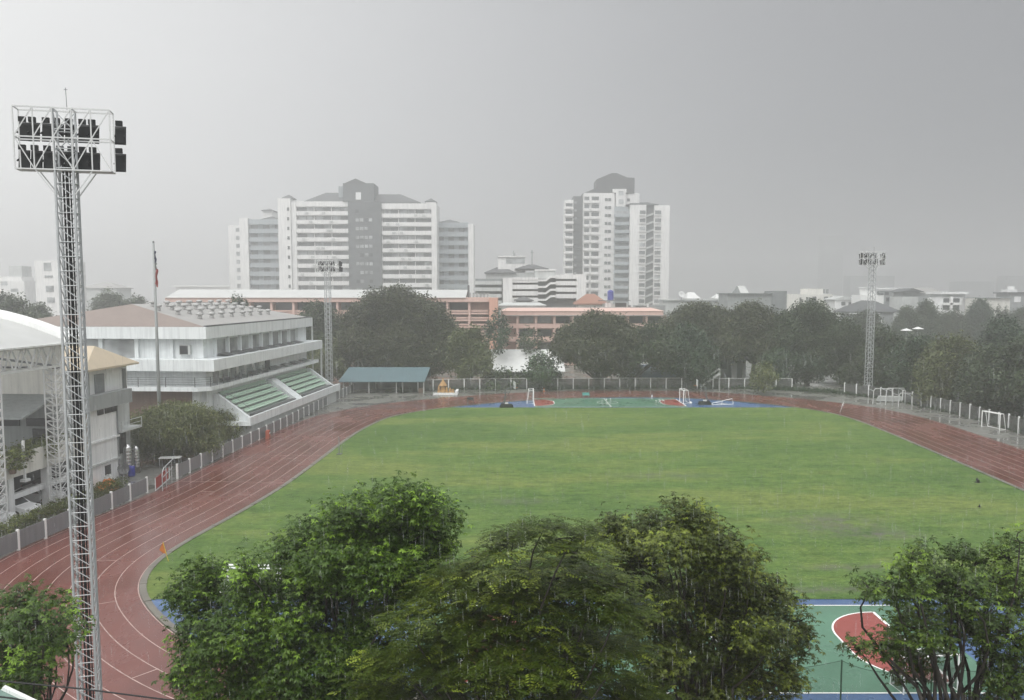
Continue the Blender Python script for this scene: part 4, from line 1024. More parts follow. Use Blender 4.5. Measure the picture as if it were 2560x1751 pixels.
def wrow(xs, y0, y1, w): return [(x_, x_+w, y0, y1) for x_ in xs]
simple('house', 'pale pinkish white house with a row of dark windows and rooftop tanks', 'house', 1970, 2082, 736, 255, 'cream', 10, None, wrow((1999,2016,2022),744,755,4)+wrow((2031,2060,2076),742,754,10), None,
    (('upper_storey','cream',2020,2060,722,736,1,9),('roof_tank','grey',2064,2068,723,734,2,3),('roof_tank','grey',2072,2076,723,734,2,3)))
simple('house', 'white low gabled house left of the far floodlight mast', 'house', 2088, 2134, 750, 240, 'white', 9, ('gable','lightgrey',2082,2140,750,741), ((2104,2114,755,764),(2122,2130,756,764)))
simple('house', 'white stepped house behind the right floodlight mast', 'house', 2154, 2210, 738, 232, 'white_clean', 9, None, ((2195,2208,733,738),), None, (('stair_head','white_clean',2166,2194,720,738,1,6),('roof_slab','white',2164,2196,718,721,.5,6.5)))
simple('house', 'grey two storey house with a white flat roof beside the stepped house', 'house', 2197, 2260, 728, 240, 'grey', 10, ('flat','white',2192,2262,724,720), ((2212,2222,730,738,'charcoal'),(2236,2245,728,738,'charcoal'),(2216,2232,744,754,'charcoal')), None, (('porch','lightgrey',2230,2256,749,None,-3,0),))
simple('house', 'grey gabled house with a tall blank side wall', 'house', 2256, 2296, 742, 225, 'lightgrey', 10, ('gable','slate',2254,2308,731,721), (), None, (('upper_wall','grey',2262,2304,730,743,1,9),))
simple('house', 'wide grey roofed house behind the gabled house', 'house', 2296, 2356, 734, 250, 'grey', 10, ('hip','greyroof',2276,2360,734,719,20))
simple('house', 'white two storey house with four recessed window bays', 'house', 2352, 2424, 744, 215, 'white', 9, ('flat','white',2350,2418,736,730), ((2359,2373,746,757),(2383,2399,746,757),(2359,2373,764,775),(2383,2399,764,775)), None,
    (('balcony','white_clean',2354,2402,757,763,-.9,0),('top_wall','lightgrey',2356,2416,736,744,.6,8),('pier','white_clean',2374,2380,742,None,-.9,0),('low_wall','white',2336,2354,763,None,-.5,3)))
simple('warehouse', 'plain cream box shaped warehouse above the trees on the right', 'warehouse', 2464, 2526, 746, 205, 'cream', 12, ('flat','grey',2463,2527,746,744.5), ())
simple('house', 'grey house with a white rooftop box at the right edge behind the cream warehouse', 'house', 2526, 2575, 734, 235, 'grey', 9, ('flat','darkgrey',2520,2580,734,731), ((2536,2552,742,756,'white'),), None, (('rooftop_box','white',2522,2546,724,732,1,5),('roof_tank','white',2534,2544,716,724,2,4)))
# dark hip roof with white eave, among the trees behind the floodlight mast
simple('house', 'dark hip roofed house among trees behind the floodlight mast', 'house', 2140, 2236, 782, 200, 'grey', 12, ('hip','slate',2122,2256,782,752,50), ((2190,2202,782,790,'white'),), None, (('gutter','white',2122,2166,783,785,-1,-.7),))
simple('carport', 'low carport with a bright white edge behind the floodlight mast', 'carport', 2166, 2203, 806, 182, 'grey', 5, ('flat','white',2160,2206,807,801))
for px_, py_, lab, dd in ((2295,819,'white parasol right of the hip roofed house',190),(2266,823,'lower white parasol left of the other parasol',186)):
    t = thing('parasol', lab, 'parasol', (at(px_,py_,dd).x, dd, 0), 0, 'white parasols among the right hand trees')
    zz = at(px_,py_,dd).z; MB().lathe([(1.3,-.05),(1.3,0),(.05,.45),(.01,.45)], (0,0,zz-.3), 8).build('canopy', M['whiteroof'], t); MB().tube([(0,0,0),(0,0,zz)], .05, 6).build('pole', M['steel'], t)
# faint towers and houses, far left
Q = simple('apartment_block', 'pale narrow cream block with dark windows left of the near floodlight mast', 'apartment block', 90, 165, 652, 250, 'condowhite', 12, None, ((113,131,657,677,'paleglass'),(116,135,715,730,'paleglass'),(118,136,744,757,'paleglass'),(114,134,689,694,'grey')))
Q = simple('apartment_block', 'faint stepped white block at the left edge dissolving in rain', 'apartment block', 0, 62, 702, 340, 'condowhite', 12, None, ((4,20,704,714,'paleglass'),(28,46,722,730,'paleglass'),(22,40,748,756,'paleglass')), None, (('upper_block','condowhite',-40,52,692,702,1,10),('stair_head','lightgrey',18,50,665,692,2,9)))
simple('warehouse', 'faint wide pale barrel building dissolving in rain behind the flagpole', 'warehouse', 206, 292, 720, 360, 'lightgrey', 14, ('hip','greyroof',200,296,722,706,38))
simple('house', 'faint low house left of the apartment wings', 'house', 440, 575, 718, 420, 'condowhite', 14, ('flat','condowhite',436,580,718,714))
for px_, tp_, lab, w_ in ((2080,590,'faint grey tower block swallowed by rain above the right trees',50),(2180,690,'faint low block swallowed by rain right of the faint tower',110),(2440,704,'faint dark block swallowed by rain at the far right',90),(2545,690,'faint stepped block at the right edge in the rain',60)):
    simple('apartment_block', lab, 'apartment block', px_-w_/2, px_+w_/2, tp_, 1300 if px_ == 2080 else 950, 'grey', 20)
# ---------------------------------------------------------------- sports things
def goal(name, label, loc, rotz, w, h, d0, d1, rad, net=True, group=None, mframe='white_clean'):
    """goal opening faces local -y"""
    t = thing(name, label, 'goal', loc, rotz, group)
    f = MB()
    f.tube([(-w/2,0,0),(-w/2,0,h)], rad, 8); f.tube([(w/2,0,0),(w/2,0,h)], rad, 8); f.tube([(-w/2-rad*.4,0,h),(w/2+rad*.4,0,h)], rad, 8)
    r2 = rad*.6
    for s in (-1,1):
        f.tube([(s*w/2,0,h),(s*w/2,d0,h),(s*w/2,d1,.03),(s*w/2,0,.03)], r2, 6)
    f.tube([(-w/2,d0,h),(w/2,d0,h)], r2, 6); f.tube([(-w/2,d1,.04),(w/2,d1,.04)], r2, 6)
    f.build('frame', M[mframe], t)
    if net:
        n = MB(); e = .01
        n.add([(-w/2,d0,h-e),(w/2,d0,h-e),(w/2,d1,.05),(-w/2,d1,.05)],[(0,1,2,3)])
        n.add([(-w/2,0,h-e),(w/2,0,h-e),(w/2,d0,h-e),(-w/2,d0,h-e)],[(0,1,2,3)])
        for s in (-1,1): n.add([(s*w/2,0,.05),(s*w/2,0,h-e),(s*w/2,d0,h-e),(s*w/2,d1,.05)],[(0,1,2,3)])
        n.build('net', M['net_white'] if net is True else M[net], t)
    return t
a0 = at(567,1414,47.8); a1 = at(702,1420,47.8)
goal('small_goal', 'white framed small goal with netting half hidden by the big left tree', ((a0.x+a1.x)/2,47.8,0), R(178), a1.x-a0.x, a0.z, .5, 1.2, .07)
goal('court_goal', 'white framed goal at the left end of the far court', (3.35,132.4,0), R(90), 3.0, 2.05, .7, 1.0, .07, 'net_white', 'goals on the far court')
goal('court_goal', 'white framed goal at the right end of the far court', (26.6,132.4,0), R(-90), 3.0, 2.05, .7, 1.0, .07, 'net_white', 'goals on the far court')
b0 = gp(2278,1752); 
goal('court_goal', 'white goal with a dark solar slatted net turned away under the right tree', (17.9,35.0,0), R(8), 2.5, 1.62, .75, 1.0, .035, 'net_dark')
for i, (px_, py_, rz, lab) in enumerate(((2212,1012,14,'bent white pipe goal frame nearest the floodlight mast foot'),(2243,1014,16,'middle bent white pipe goal frame with the highest bar'),(2268,1019,18,'smaller bent white pipe goal frame at the right of the stack'))):
    x, y = gp(px_-5, py_-2); w_ = (3.6,3.6,2.6)[i]
    t = thing('goal_frame', lab, 'goal frame', (x,y,0), R(rz), 'stacked white goal frames')
    f = MB(); h = (2.4,2.6,2.1)[i]
    f.tube([(-w_/2,0,0),(-w_/2+.1,0,h-.35),(-w_/2+.35,0,h),(w_/2-.35,0,h-.1),(w_/2-.05,0,h-.45),(w_/2,0,0)], .055, 6); f.build('hoop', M['whitesteel'], t)
    f = MB(); f.tube([(-w_/2+.1,0,h-.35),(-w_/2+.2,1.3,h-.2),(-w_/2+.2,1.4,0)], .045, 6); f.tube([(w_/2-.1,0,h-.5),(w_/2-.1,1.3,h-.3),(w_/2-.1,1.4,0)], .045, 6); f.build('stay', M['steel'], t)
t = thing('board_stack', 'pale stacked boards lying under the white goal frames', 'boards', (*gp(2245,1006),0), R(-10))
for k in range(4): MB().box(-3.2+k*.1,3.2-k*.15,-.45,.45,.15+k*.2,.33+k*.2).build('board', M['lightgrey'], t)
MB().box(-2.8,-2.5,-.4,.4,0,.15).box(2.5,2.8,-.4,.4,0,.15).build('bearer', M['darkgrey'], t)
# white crossbar frame at the flooded right edge
x, y = gp(2530,1078); goal('court_goal', 'white pipe goal standing in the flooded strip at the right fence', (60.6, 106.6,0), R(-78), 3.0, 2.05, .5, .9, .06, False)
# basketball stands on the far court
def hoop(label, loc, rz):
    t = thing('basketball_stand', label, 'basketball stand', loc, rz, 'basketball stands by the far court')
    MB().prismy([(-1.0,0),(1.0,0),(.9,.45),(-.7,.6)], -.55, .55).build('base', M['black'], t)
    p_ = MB(); p_.bar((-.3,0,.5),(-.1,0,2.7),.16); p_.bar((-.1,0,2.7),(1.2,0,3.25),.14); p_.bar((-.7,0,.5),(.9,0,2.95),.08); p_.build('post', M['darkgrey'], t)
    MB().box(1.2,1.26,-.9,.9,2.8,3.85).build('backboard', M['lightgrey'], t)
    r_ = MB(); r_.tube([(1.5+.23*math.cos(a),.23*math.sin(a),2.95) for a in np.linspace(0,2*math.pi,13)], .02, 5); r_.build('rim', M['orange'], t)
    MB().box(-.25,.25,-.25,.25,.56,.72).build('weight', M['white'], t)
x, y = gp(1266,1019); hoop('dark basketball stand on the blue paint left of the far court', (x,y,0), R(10))
x, y = gp(1762,1012); hoop('dark basketball stand on the blue paint right of the far court', (x,y,0), R(175))
def bench(label, px_, py_, m_, w_, h_=.75):
    t = thing('bench', label, 'bench', (*gp(px_,py_),0), R(3))
    MB().box(-w_/2,w_/2,-.3,.3,h_-.07,h_).build('seat', M[m_], t); MB().box(-w_/2,w_/2,.25,.32,h_,h_+.35).build('backrest', M[m_], t)
    for s in (-1,1): MB().box(s*w_*.42-.05,s*w_*.42+.05,-.28,.28,0,h_-.07).build('leg', M['darkgrey'], t)
bench('dark bench on the edge of the blue paint left of the far court', 1176, 1012, 'charcoal', 1.0)
bench('long teal bench on the far track behind the green court', 1465, 995, 'teal', 1.15, .5)
for i, (px_, py_, lab) in enumerate(((1505,1013,'left'),(1516,1011,'left'),(1526,1009,'left'),(1640,1014,'right'),(1649,1012,'right'),(1658,1013,'right'))):
    t = thing('hurdle', f'low white hurdle in the small cluster on the {"middle" if lab == "left" else "right half"} of the far green court', 'hurdle', (*gp(px_,py_),0), R(85+i*3), 'hurdles on the far court ' + ('middle' if lab == 'left' else 'right half'))
    MB().bar((-.5,0,.72),(.5,0,.72),.05,.09).build('bar', M['white_clean'], t)
    for s in (-1,1): MB().tube([(s*.45,-.3,.02),(s*.45,0,.02),(s*.45,0,.7)], .02, 5).build('leg', M['whitesteel'], t)
t = thing('ladder_frame', 'white pipe frame lying collapsed on the blue paint by the right goal', 'frame', (*gp(1805,1012),0), R(14))
f = MB(); f.tube([(-2,-.6,.1),(1.6,-.6,.1),(2.2,.9,.75),(-1.2,.9,.15),(-2,-.6,.1)], .05, 6); f.tube([(-.4,-.6,.1),(.5,.9,.4)], .04, 6); f.tube([(.7,-.6,.1),(-.6,.9,.2)], .04, 6); f.build('frame', M['white_clean'], t)
t = thing('ball', 'white ball lying beside the right goal of the far court', 'ball', (*gp(1727,1011),.2)); MB().lathe([(.22*math.sin(math.pi*k/8)+.001,-.22*math.cos(math.pi*k/8)) for k in range(9)], (0,0,0), 12).build('shell', M['white_clean'], t, True)
t = thing('stair', 'grey metal viewing stair leaning up behind the back fence', 'stair', (*gp(1762,975),0), R(-4))
s_ = MB(); s_.bar((-.6,0,.6),(2.6,0,2.9),.1,.2); s_.bar((-.6,.9,.6),(2.6,.9,2.9),.1,.2); s_.bar((-.6,0,1.5),(2.6,0,3.8),.07); s_.bar((-.6,.9,1.5),(2.6,.9,3.8),.07)
for k in range(8): s_.box(-.5+k*.4,-.2+k*.4,0,.9,.62+k*.29,.66+k*.29)
for x_ in (-.6,2.6): s_.bar((x_,0,0),(x_,0,1.5 if x_ < 0 else 3.8),.07); s_.bar((x_,.9,0),(x_,.9,1.5 if x_ < 0 else 3.8),.07)
s_.build('stair_frame', M['lightgrey'], t)
t = thing('marker_post', 'slim grey post standing on the left edge of the grass', 'post', (*gp(848,1137),0)); MB().tube([(0,0,0),(0,0,1.9)], .05, 6).build('post', M['midgrey'], t); MB().box(-.25,.25,-.2,.2,0,.12).build('foot', M['darkgrey'], t); MB().tube([(.3,0,0),(.3,0,1.1)], .03, 6).build('stake', M['midgrey'], t)
def cflag(label, px0, py0, lean, m_, h=1.35, s=1.):
    t = thing('corner_flag', label, 'corner flag', (*gp(px0,py0),.03)); e = (lean*h,0,h)
    MB().tube([(0,0,0),e], .022*s, 6).build('pole', M['whitesteel'] if m_ != 'orange' else M['yellow'], t)
    b = MB(); b.add([e,(e[0]-.28,.05,e[2]-.52),(e[0]-.05,.1,e[2]-.75),(lean*(h-.75),0,h-.75)],[(0,1,2,3)]); b.add([(e[0],.02,e[2]),(e[0]-.28,.07,e[2]-.52),(e[0]-.05,.12,e[2]-.75),(lean*(h-.75),.02,h-.75)],[(3,2,1,0)]); b.build('cloth', M[m_], t)
cflag('limp orange flag on a leaning stick at the left curve of the grass', 421, 1405, -.24, 'orange', 1.25)
cflag('thin pale leaning flag stick at the right far corner of the grass', 2100, 1031, .35, 'white', 1.6, 1.4)
for px_, py_, lab in ((1360,979,'small orange cone by the back fence left of the domed tree'),(1630,995,'small grey cone at the back edge of the far track')):
    t = thing('traffic_cone', lab, 'cone', (*gp(px_,py_),0)); MB().lathe([(.25,0),(.25,.06),(.16,.07),(.05,.6),(.02,.62)], (0,0,0), 10).build('body', M['orange'] if px_ < 1500 else M['grey'], t); MB().lathe([(.135,.22),(.10,.36)], (0,0,0), 10).build('stripe', M['white_clean'], t)
# two crows over the grass
def bird(label, px_, py_, d_, s_, rz):
    t = thing('bird', label, 'bird', tuple(at(px_,py_,d_)), R(rz), 'dark birds low over the grass')
    b = MB()
    b.lathe([(.005,-.24),(.05,-.14),(.075,0),(.055,.12),(.045,.17),(.05,.21),(.03,.25),(.004,.31)], (0,0,0), 8)
    b.add([(-.05,-.24,0),(.05,-.24,0),(.09,-.42,.01),(-.09,-.42,.01)], [(0,1,2,3)])
    o = b.build('body', M['black'], t, True)
    for v in o.data.vertices[:64]: x_, y_, z_ = v.co; v.co = (x_, z_, y_)
    for s in (-1,1):
        wg = MB(); wg.add([(s*.04,.10,.02),(s*.30,.14,.20),(s*.52,.0,.30),(s*.30,-.08,.18),(s*.04,-.10,.02)],[(0,1,2,3,4)]); wg.add([(s*.04,.10,.03),(s*.30,.14,.21),(s*.52,.0,.31),(s*.30,-.08,.19),(s*.04,-.10,.03)],[(4,3,2,1,0)]); wg.build('wing', M['black'], t)
    t.scale = (s_,)*3
bird('larger dark bird flapping over the right side of the grass', 2445, 1206, 72, 1.0, 70)
bird('smaller dark bird low over the right side of the grass', 2449, 1268, 66, .55, 60)

# ---------------------------------------------------------------- near edge: net, cables, roofs
t = thing('sports_net', 'sagging dark green net on slim green posts along the near court', 'net', (0,33.0,0))
xs_ = [at(p_,1700,33.).x for p_ in (1640,2103,2329,2600)]
htop = [at(2103,1650,33.).z, at(2103,1650,33.).z, at(2329,1675,33.).z+.35, 2.4]
for x_, h_ in zip(xs_, htop): MB().tube([(x_,0,0),(x_,0,h_)], .035, 8).build('post', M['greenmetal'], t)
cb = MB(); nt_ = MB()
for i in range(3):
    N = 14; P0 = []
    for k in range(N+1):
        u = k/N; P0.append((xs_[i]+(xs_[i+1]-xs_[i])*u, 0, htop[i]+(htop[i+1]-htop[i])*u-.45*4*u*(1-u)-.03))
    cb.tube(P0, .012, 5); cb.tube([(q[0],0,.1) for q in P0], .01, 4)
    nt_.add([(q[0],.01,q[2]) for q in P0]+[(q[0],.01,.1) for q in P0], [(k,k+1,N+2+k,N+1+k) for k in range(N)])
cb.build('edge_rope', M['greenmetal'], t); nt_.build('mesh', M['net_green'], t)
for lab, q0, q1, q2 in (('upper black cable sagging across the bottom left corner',(-40,1699,12),(200,1722,12.2),(560,1768,12.6)),('lower black cable entering the bottom left corner',(-40,1738,11.6),(30,1746,11.7),(260,1790,12))):
    c0, c1, c2 = at(*q0), at(*q1), at(*q2); e0 = c0+(c0-c1)*2; e2 = c2+(c2-c1)*1.2
    t = thing('power_cable', lab, 'cable', tuple(c1), 0, 'black power cables')
    MB().tube([e0-c1, c0-c1, c1-c1, c2-c1, e2-c1], .012, 6).build('cable', M['cable'], t)
def low_roof(label, x0, x1, y0, y1, z, m1, n=1, gap=.0):
    t = thing('kiosk', label, 'kiosk', ((x0+x1)/2,(y0+y1)/2,0)); w_ = (x1-x0)/2; h_ = (y1-y0)/2
    MB().box(-w_+.15,w_-.15,-h_+.15,h_-.15,0,z-.12).build('wall', M['lightgrey'], t)
    for i in range(n):
        a = -w_+2*w_*i/n; MB().add([(a+gap,-h_,z-.12),(a+2*w_/n-gap,-h_,z-.12),(a+2*w_/n-gap,h_,z),(a+gap,h_,z),(a+gap,-h_,z-.2),(a+2*w_/n-gap,-h_,z-.2),(a+2*w_/n-gap,h_,z-.1),(a+gap,h_,z-.1)],[(0,1,2,3),(7,6,5,4),(0,4,5,1),(1,5,6,2),(2,6,7,3),(3,7,4,0)]).build('roof_panel', M[m1], t)
c0, c1 = at(1690,1736,27), at(1826,1736,27)
low_roof('grey twin panel kiosk roof at the bottom edge below the dark tree', c0.x, c1.x, 25.4, 27, c0.z, 'lightgrey', 2, .03)
c1 = at(52,1752,17); c0 = at(5,1724,17)
tt = thing('lean_to', 'pale green roofed lean-to with a white edge in the bottom left corner', 'lean-to', (c0.x-1.,16.5,0))
dx_ = c1.x-(c0.x-1.)
MB().box(-2.,.4,-1.2,.6,0,c1.z-.8).build('wall', M['lightgrey'], tt)
MB().add([(-2.2,-1.4,c0.z+.35),(.2,-1.4,c0.z+.35),(dx_+.8,-1.4,c1.z-.2),(-2.2,.5,c0.z+.35),(1.,.5,c0.z),(dx_+.8,.5,c1.z-.35)],[(0,1,4,3),(1,2,5,4)]).build('roof', M['dullgreen'], tt)
MB().bar((1.,.52,c0.z),(dx_+.8,.52,c1.z-.35),.10,.14).build('roof_edge', M['white_clean'], tt)
# ---------------------------------------------------------------- trees
leafM = {
 'dark': leafmat('dark_glossy_leaves', (.038,.072,.009), (.090,.145,.018), .22),
 'mid': leafmat('mid_green_leaves', (.044,.092,.008), (.115,.195,.020), .25),
 'olive': leafmat('olive_feathery_leaves', (.052,.084,.008), (.128,.165,.018), .28),
 'warm': leafmat('brownish_green_leaves', (.048,.070,.010), (.118,.150,.020), .22),
 'fine': leafmat('fine_grey_green_leaves', (.10,.122,.036), (.155,.175,.055), .25),
 'yellow': leafmat('yellow_green_leaves', (.085,.105,.028), (.14,.15,.04), .25),
 'far': leafmat('deep_green_rain_tree_leaves', (.034,.056,.020), (.058,.084,.028), .18),
 'far2': leafmat('blue_green_leaves', (.030,.060,.026), (.050,.088,.036), .18),
 'far3': leafmat('brownish_rain_tree_leaves', (.048,.058,.022), (.075,.086,.030), .18),
 'hedge': leafmat('clipped_hedge_leaves', (.085,.11,.022), (.14,.165,.04), .2),
}
def unit(v): return v/np.maximum(1e-9, np.linalg.norm(v, axis=1))[:,None]
def quads(P, A, B, tint_, name, m, parent=None, bow=.0):
    """leaf blades: P base points, A long axis (with length), B half width axis"""
    n = len(P)
    V = np.empty((n,4,3), np.float32)
    V[:,0] = P; V[:,1] = P+A*.45+B; V[:,2] = P+A; V[:,3] = P+A*.45-B
    me = bpy.data.meshes.new(name)
    me.vertices.add(n*4); me.vertices.foreach_set('co', V.ravel())
    me.loops.add(n*4); me.loops.foreach_set('vertex_index', np.arange(n*4, dtype=np.int32))
    me.polygons.add(n); me.polygons.foreach_set('loop_start', np.arange(0,n*4,4,dtype=np.int32))
    at_ = me.attributes.new('tint','FLOAT','FACE'); at_.data.foreach_set('value', np.clip(tint_,0,1).astype(np.float32))
    me.materials.append(m); me.update(calc_edges=True)
    o = bpy.data.objects.new(name, me); col.objects.link(o)
    if parent: o.parent = parent
    return o
def clusters(rng, lobes, per, shell=(.55,1.05), flat=1.0):
    """cluster centres scattered through every lobe, denser near its skin"""
    C = []; L = []
    for i, l in enumerate(lobes):
        c = np.array(l[:3]); r = np.array(l[3:6])
        area = (r[0]*r[1]+r[0]*r[2]+r[1]*r[2])/3*4*math.pi
        n = max(3, int(area*per))
        d = unit(rng.normal(size=(n,3))); q = rng.uniform(shell[0]**3, shell[1]**3, n)**(1/3)
        C.append(c+d*r*q[:,None]); L += [i]*n
    return np.vstack(C), np.array(L)
def make_leaves(rng, C, centre, kind, k, size, sig, tintc):
    """k leaves about every cluster centre; kind sets how a leaf is cut up"""
    n = len(C)*k
    ci = np.repeat(np.arange(len(C)), k)
    P = C[ci]+rng.normal(size=(n,3))*np.array(sig)
    out = unit(P-centre+rng.normal(size=(n,3))*.3)
    T_ = tintc[ci]+rng.normal(size=n)*.13
    up = np.array([0,0,1.])
    if kind == 'palm':        # palmate leaf: five drooping leaflets
        N_ = unit(out*.5+up*.9+rng.normal(size=(n,3))*.45)
        a = unit(np.cross(N_, rng.normal(size=(n,3)))); b = np.cross(N_, a)
        PP, AA, BB, TT = [], [], [], []
        sz = size*rng.uniform(.7,1.25,n)
        for j in range(5):
            t = 2*math.pi*j/5+rng.normal(size=n)*.2
            d = a*np.cos(t)[:,None]+b*np.sin(t)[:,None]
            A_ = unit(d-N_*.12-up*rng.uniform(.15,.6,n)[:,None])*sz[:,None]
            B_ = unit(np.cross(A_, N_))*(sz*.19)[:,None]
            PP.append(P); AA.append(A_); BB.append(B_); TT.append(T_)
        return np.vstack(PP), np.vstack(AA), np.vstack(BB), np.concatenate(TT)
    if kind == 'frond':       # long feathered frond: paired blades along a drooping rib
        h = out.copy(); h[:,2] = 0; h = unit(h+rng.normal(size=(n,3))*np.array([.9,.9,.12])); h[:,2] *= .4
        side = unit(np.cross(h, up)); PP, AA, BB, TT = [], [], [], []
        sz = size*rng.uniform(.7,1.25,n)
        for j in range(5):
            u = (j+.3)/5
            base = P+h*(sz*u)[:,None]-up*(sz*.32*u*u)[:,None]
            for s in (-1,1):
                A_ = unit(side*s+h*.35-up*.22+rng.normal(size=(n,3))*.10)*(sz*.42*(1-.45*u))[:,None]
                B_ = unit(np.cross(A_, up))*(sz*.075)[:,None]
                PP.append(base); AA.append(A_); BB.append(B_); TT.append(T_)
        return np.vstack(PP), np.vstack(AA), np.vstack(BB), np.concatenate(TT)
    sz = size*rng.uniform(.6,1.4,n)     # plain leaf or leaf spray
    N_ = unit(out*.6+up*.6+rng.normal(size=(n,3))*.6)
    A_ = unit(np.cross(N_, rng.normal(size=(n,3)))-up*(.6 if kind == 'willow' else .25))*sz[:,None]
    B_ = unit(np.cross(A_, N_))*(sz*(.12 if kind == 'willow' else .30))[:,None]
    return P, A_, B_, T_
def limb(mb, p, q, r0, r1, rng, n=6, sag=.12, sides=6):
    p = np.array(p, float); q = np.array(q, float); L = np.linalg.norm(q-p); pts = []; w = rng.normal(size=3)*L*sag; w[2] = abs(w[2])*.5
    for k in range(n+1):
        u = k/n; pts.append(tuple(p+(q-p)*u+w*math.sin(math.pi*u)+rng.normal(size=3)*L*.012*(0<k<n)))
    mb.tube(pts, [r0+(r1-r0)*k/n for k in range(n+1)], sides)
def tree(name, label, base, lobes, seed, mat, kind='leaf', per=3., k=14, size=.16, sig=(.2,.2,.14), trunk_r=.2, fork=None, group='', shell=(.5,1.05), twigs=0, tint_c=(.35,.16), lean=None, bright=.0, cat='tree'):
    rng = np.random.default_rng(seed)
    base = np.array([base[0], base[1], 0.]); lobes = [tuple(np.array(l, float)) for l in lobes]
    LL = np.array(lobes); LL[:,0] -= base[0]; LL[:,1] -= base[1]
    t = thing(name, label, cat, tuple(base), 0, group or None)
    cen = LL[:,:3].mean(0); zlow = (LL[:,2]-LL[:,5]).min()
    C, Li = clusters(rng, LL, per, shell)
    tc = tint_c[0]+rng.normal(size=len(C))*tint_c[1]+rng.normal(size=len(LL))[Li]*.07  # leaf variety; wide spread also paints in highlights and dark crown interior
    if bright: tc[rng.random(len(C)) < bright] += .45
    g_ = cen.copy(); g_[2] -= .6*(LL[:,2].max()-LL[:,2].min()+1)
    P, A_, B_, T_ = make_leaves(rng, C, g_, kind, k, size, sig, tc)
    ok = P[:,2] > .3
    quads(P[ok], A_[ok], B_[ok], T_[ok], 'crown', leafM[mat], t)
    mb = MB()
    fz = fork if fork else max(1.2, zlow*.8)
    fx = np.array([cen[0]*.25, cen[1]*.25, fz]) if lean is None else np.array([lean[0], lean[1], fz])
    limb(mb, (0,0,-.05), fx, trunk_r, trunk_r*.72, rng, 6, .04, 9)
    main = LL[np.argsort(-LL[:,3])][:]
    for l in main:
        q = l[:3]-np.array([0,0,l[5]*.3]); mid = fx+(q-fx)*.5+np.array([0,0,.15*np.linalg.norm(q-fx)])*.4
        limb(mb, fx, mid, trunk_r*.30, trunk_r*.17, rng, 4, .08, 6); limb(mb, mid, q, trunk_r*.17, trunk_r*.06, rng, 4, .10, 5)
    if twigs:
        for i in rng.choice(len(C), min(len(C), twigs), False):
            l = LL[Li[i]]; limb(mb, l[:3]-np.array([0,0,l[5]*.3]), C[i], trunk_r*.09, .008, rng, 3, .12, 4)
    mb.build('trunk', M['bark'], t, True)
    return t
def px_lobes(L, d, rng_seed, dj=1.2, dscale=.85, k=1.):
    """lobes sketched in picture units (x, y, rx, ry) set at their own distances round d"""
    r = random.Random(rng_seed); out = []
    for l in L:
        x, y, rx, ry = l[:4]; dd = d+(l[4] if len(l) > 4 else r.uniform(-dj,dj))
        p = at(x*K, y*K, dd); s = K*dd/FPX
        out.append((p.x, p.y, p.z, rx*s*k, max(rx,ry)*s*dscale*k, ry*s*k))
    return out
NEAR = 'trees along the near side of the track'
tree('broad_leaf_tree', 'big dark green tree with clumped leaves in front of the left bend', (at(760*K,1560*K,21.5).x, 21.5),
  px_lobes([(925,1142,70,48),(850,1150,60,42),(985,1180,45,50),(770,1175,45,40),(835,1205,85,50),(930,1220,75,55),(1000,1245,35,40),(715,1225,60,45),(760,1270,80,50),(880,1285,80,50),(965,1300,55,35),(665,1280,45,45),
   (455,1310,50,40),(560,1290,25,35),(430,1365,35,45),(500,1370,60,40),(580,1350,55,45),(690,1340,70,45),(800,1345,70,45),(640,1410,70,45),(530,1430,75,40),(440,1450,40,45),(740,1420,75,45),(830,1400,45,38),
   (480,1500,70,40),(590,1490,75,45),(700,1500,80,45),(800,1490,70,45),(880,1480,40,30),(430,1550,35,30),(520,1565,70,35),(630,1570,80,40),(750,1570,80,40),(850,1560,60,40),(900,1340,40,30)], 21.5, 1, 1.4, .9, .95),
  11, 'mid', 'palm', 9.5, 25, .115, (.19,.19,.15), .24, 4.5, NEAR, (.45,1.18), 260, (.40,.23), bright=.07)
tree('feathery_tree', 'olive feathery leaved tree with flat layered fronds in the middle foreground', (at(1170*K,1590*K,18.5).x, 18.5),
  px_lobes([(1165,1203,42,16),(1150,1235,40,18),(1235,1195,50,16),(1300,1215,60,22),(1265,1255,60,22),(1330,1260,50,20),(1105,1262,42,15),(1180,1290,70,20),(1080,1310,60,20),(1020,1335,50,18),(1260,1310,90,26),(1360,1320,80,24),(1140,1345,85,24),
   (980,1375,50,20),(1045,1292,45,18),(960,1335,45,18),(905,1395,45,20),(1060,1390,80,24),(1200,1385,90,26),(1310,1375,80,26),(1400,1380,55,24),(930,1425,50,20),(1010,1440,80,24),(1120,1440,90,26),(1240,1440,90,28),(1350,1435,80,26),(870,1490,50,20),(950,1490,70,24),
   (1060,1500,90,26),(1180,1505,90,26),(1300,1500,90,28),(1400,1480,50,26),(860,1560,50,24),(960,1555,80,26),(1080,1560,90,28),(1200,1565,90,28),(1320,1560,90,28),(1420,1560,60,26),(1470,1580,40,22)], 18.5, 2, 1.3, 1.0),
  12, 'olive', 'frond', 9, 11, .29, (.22,.22,.03), .22, 4.5, NEAR, (.3,1.1), 200, (.38,.22), bright=.02)
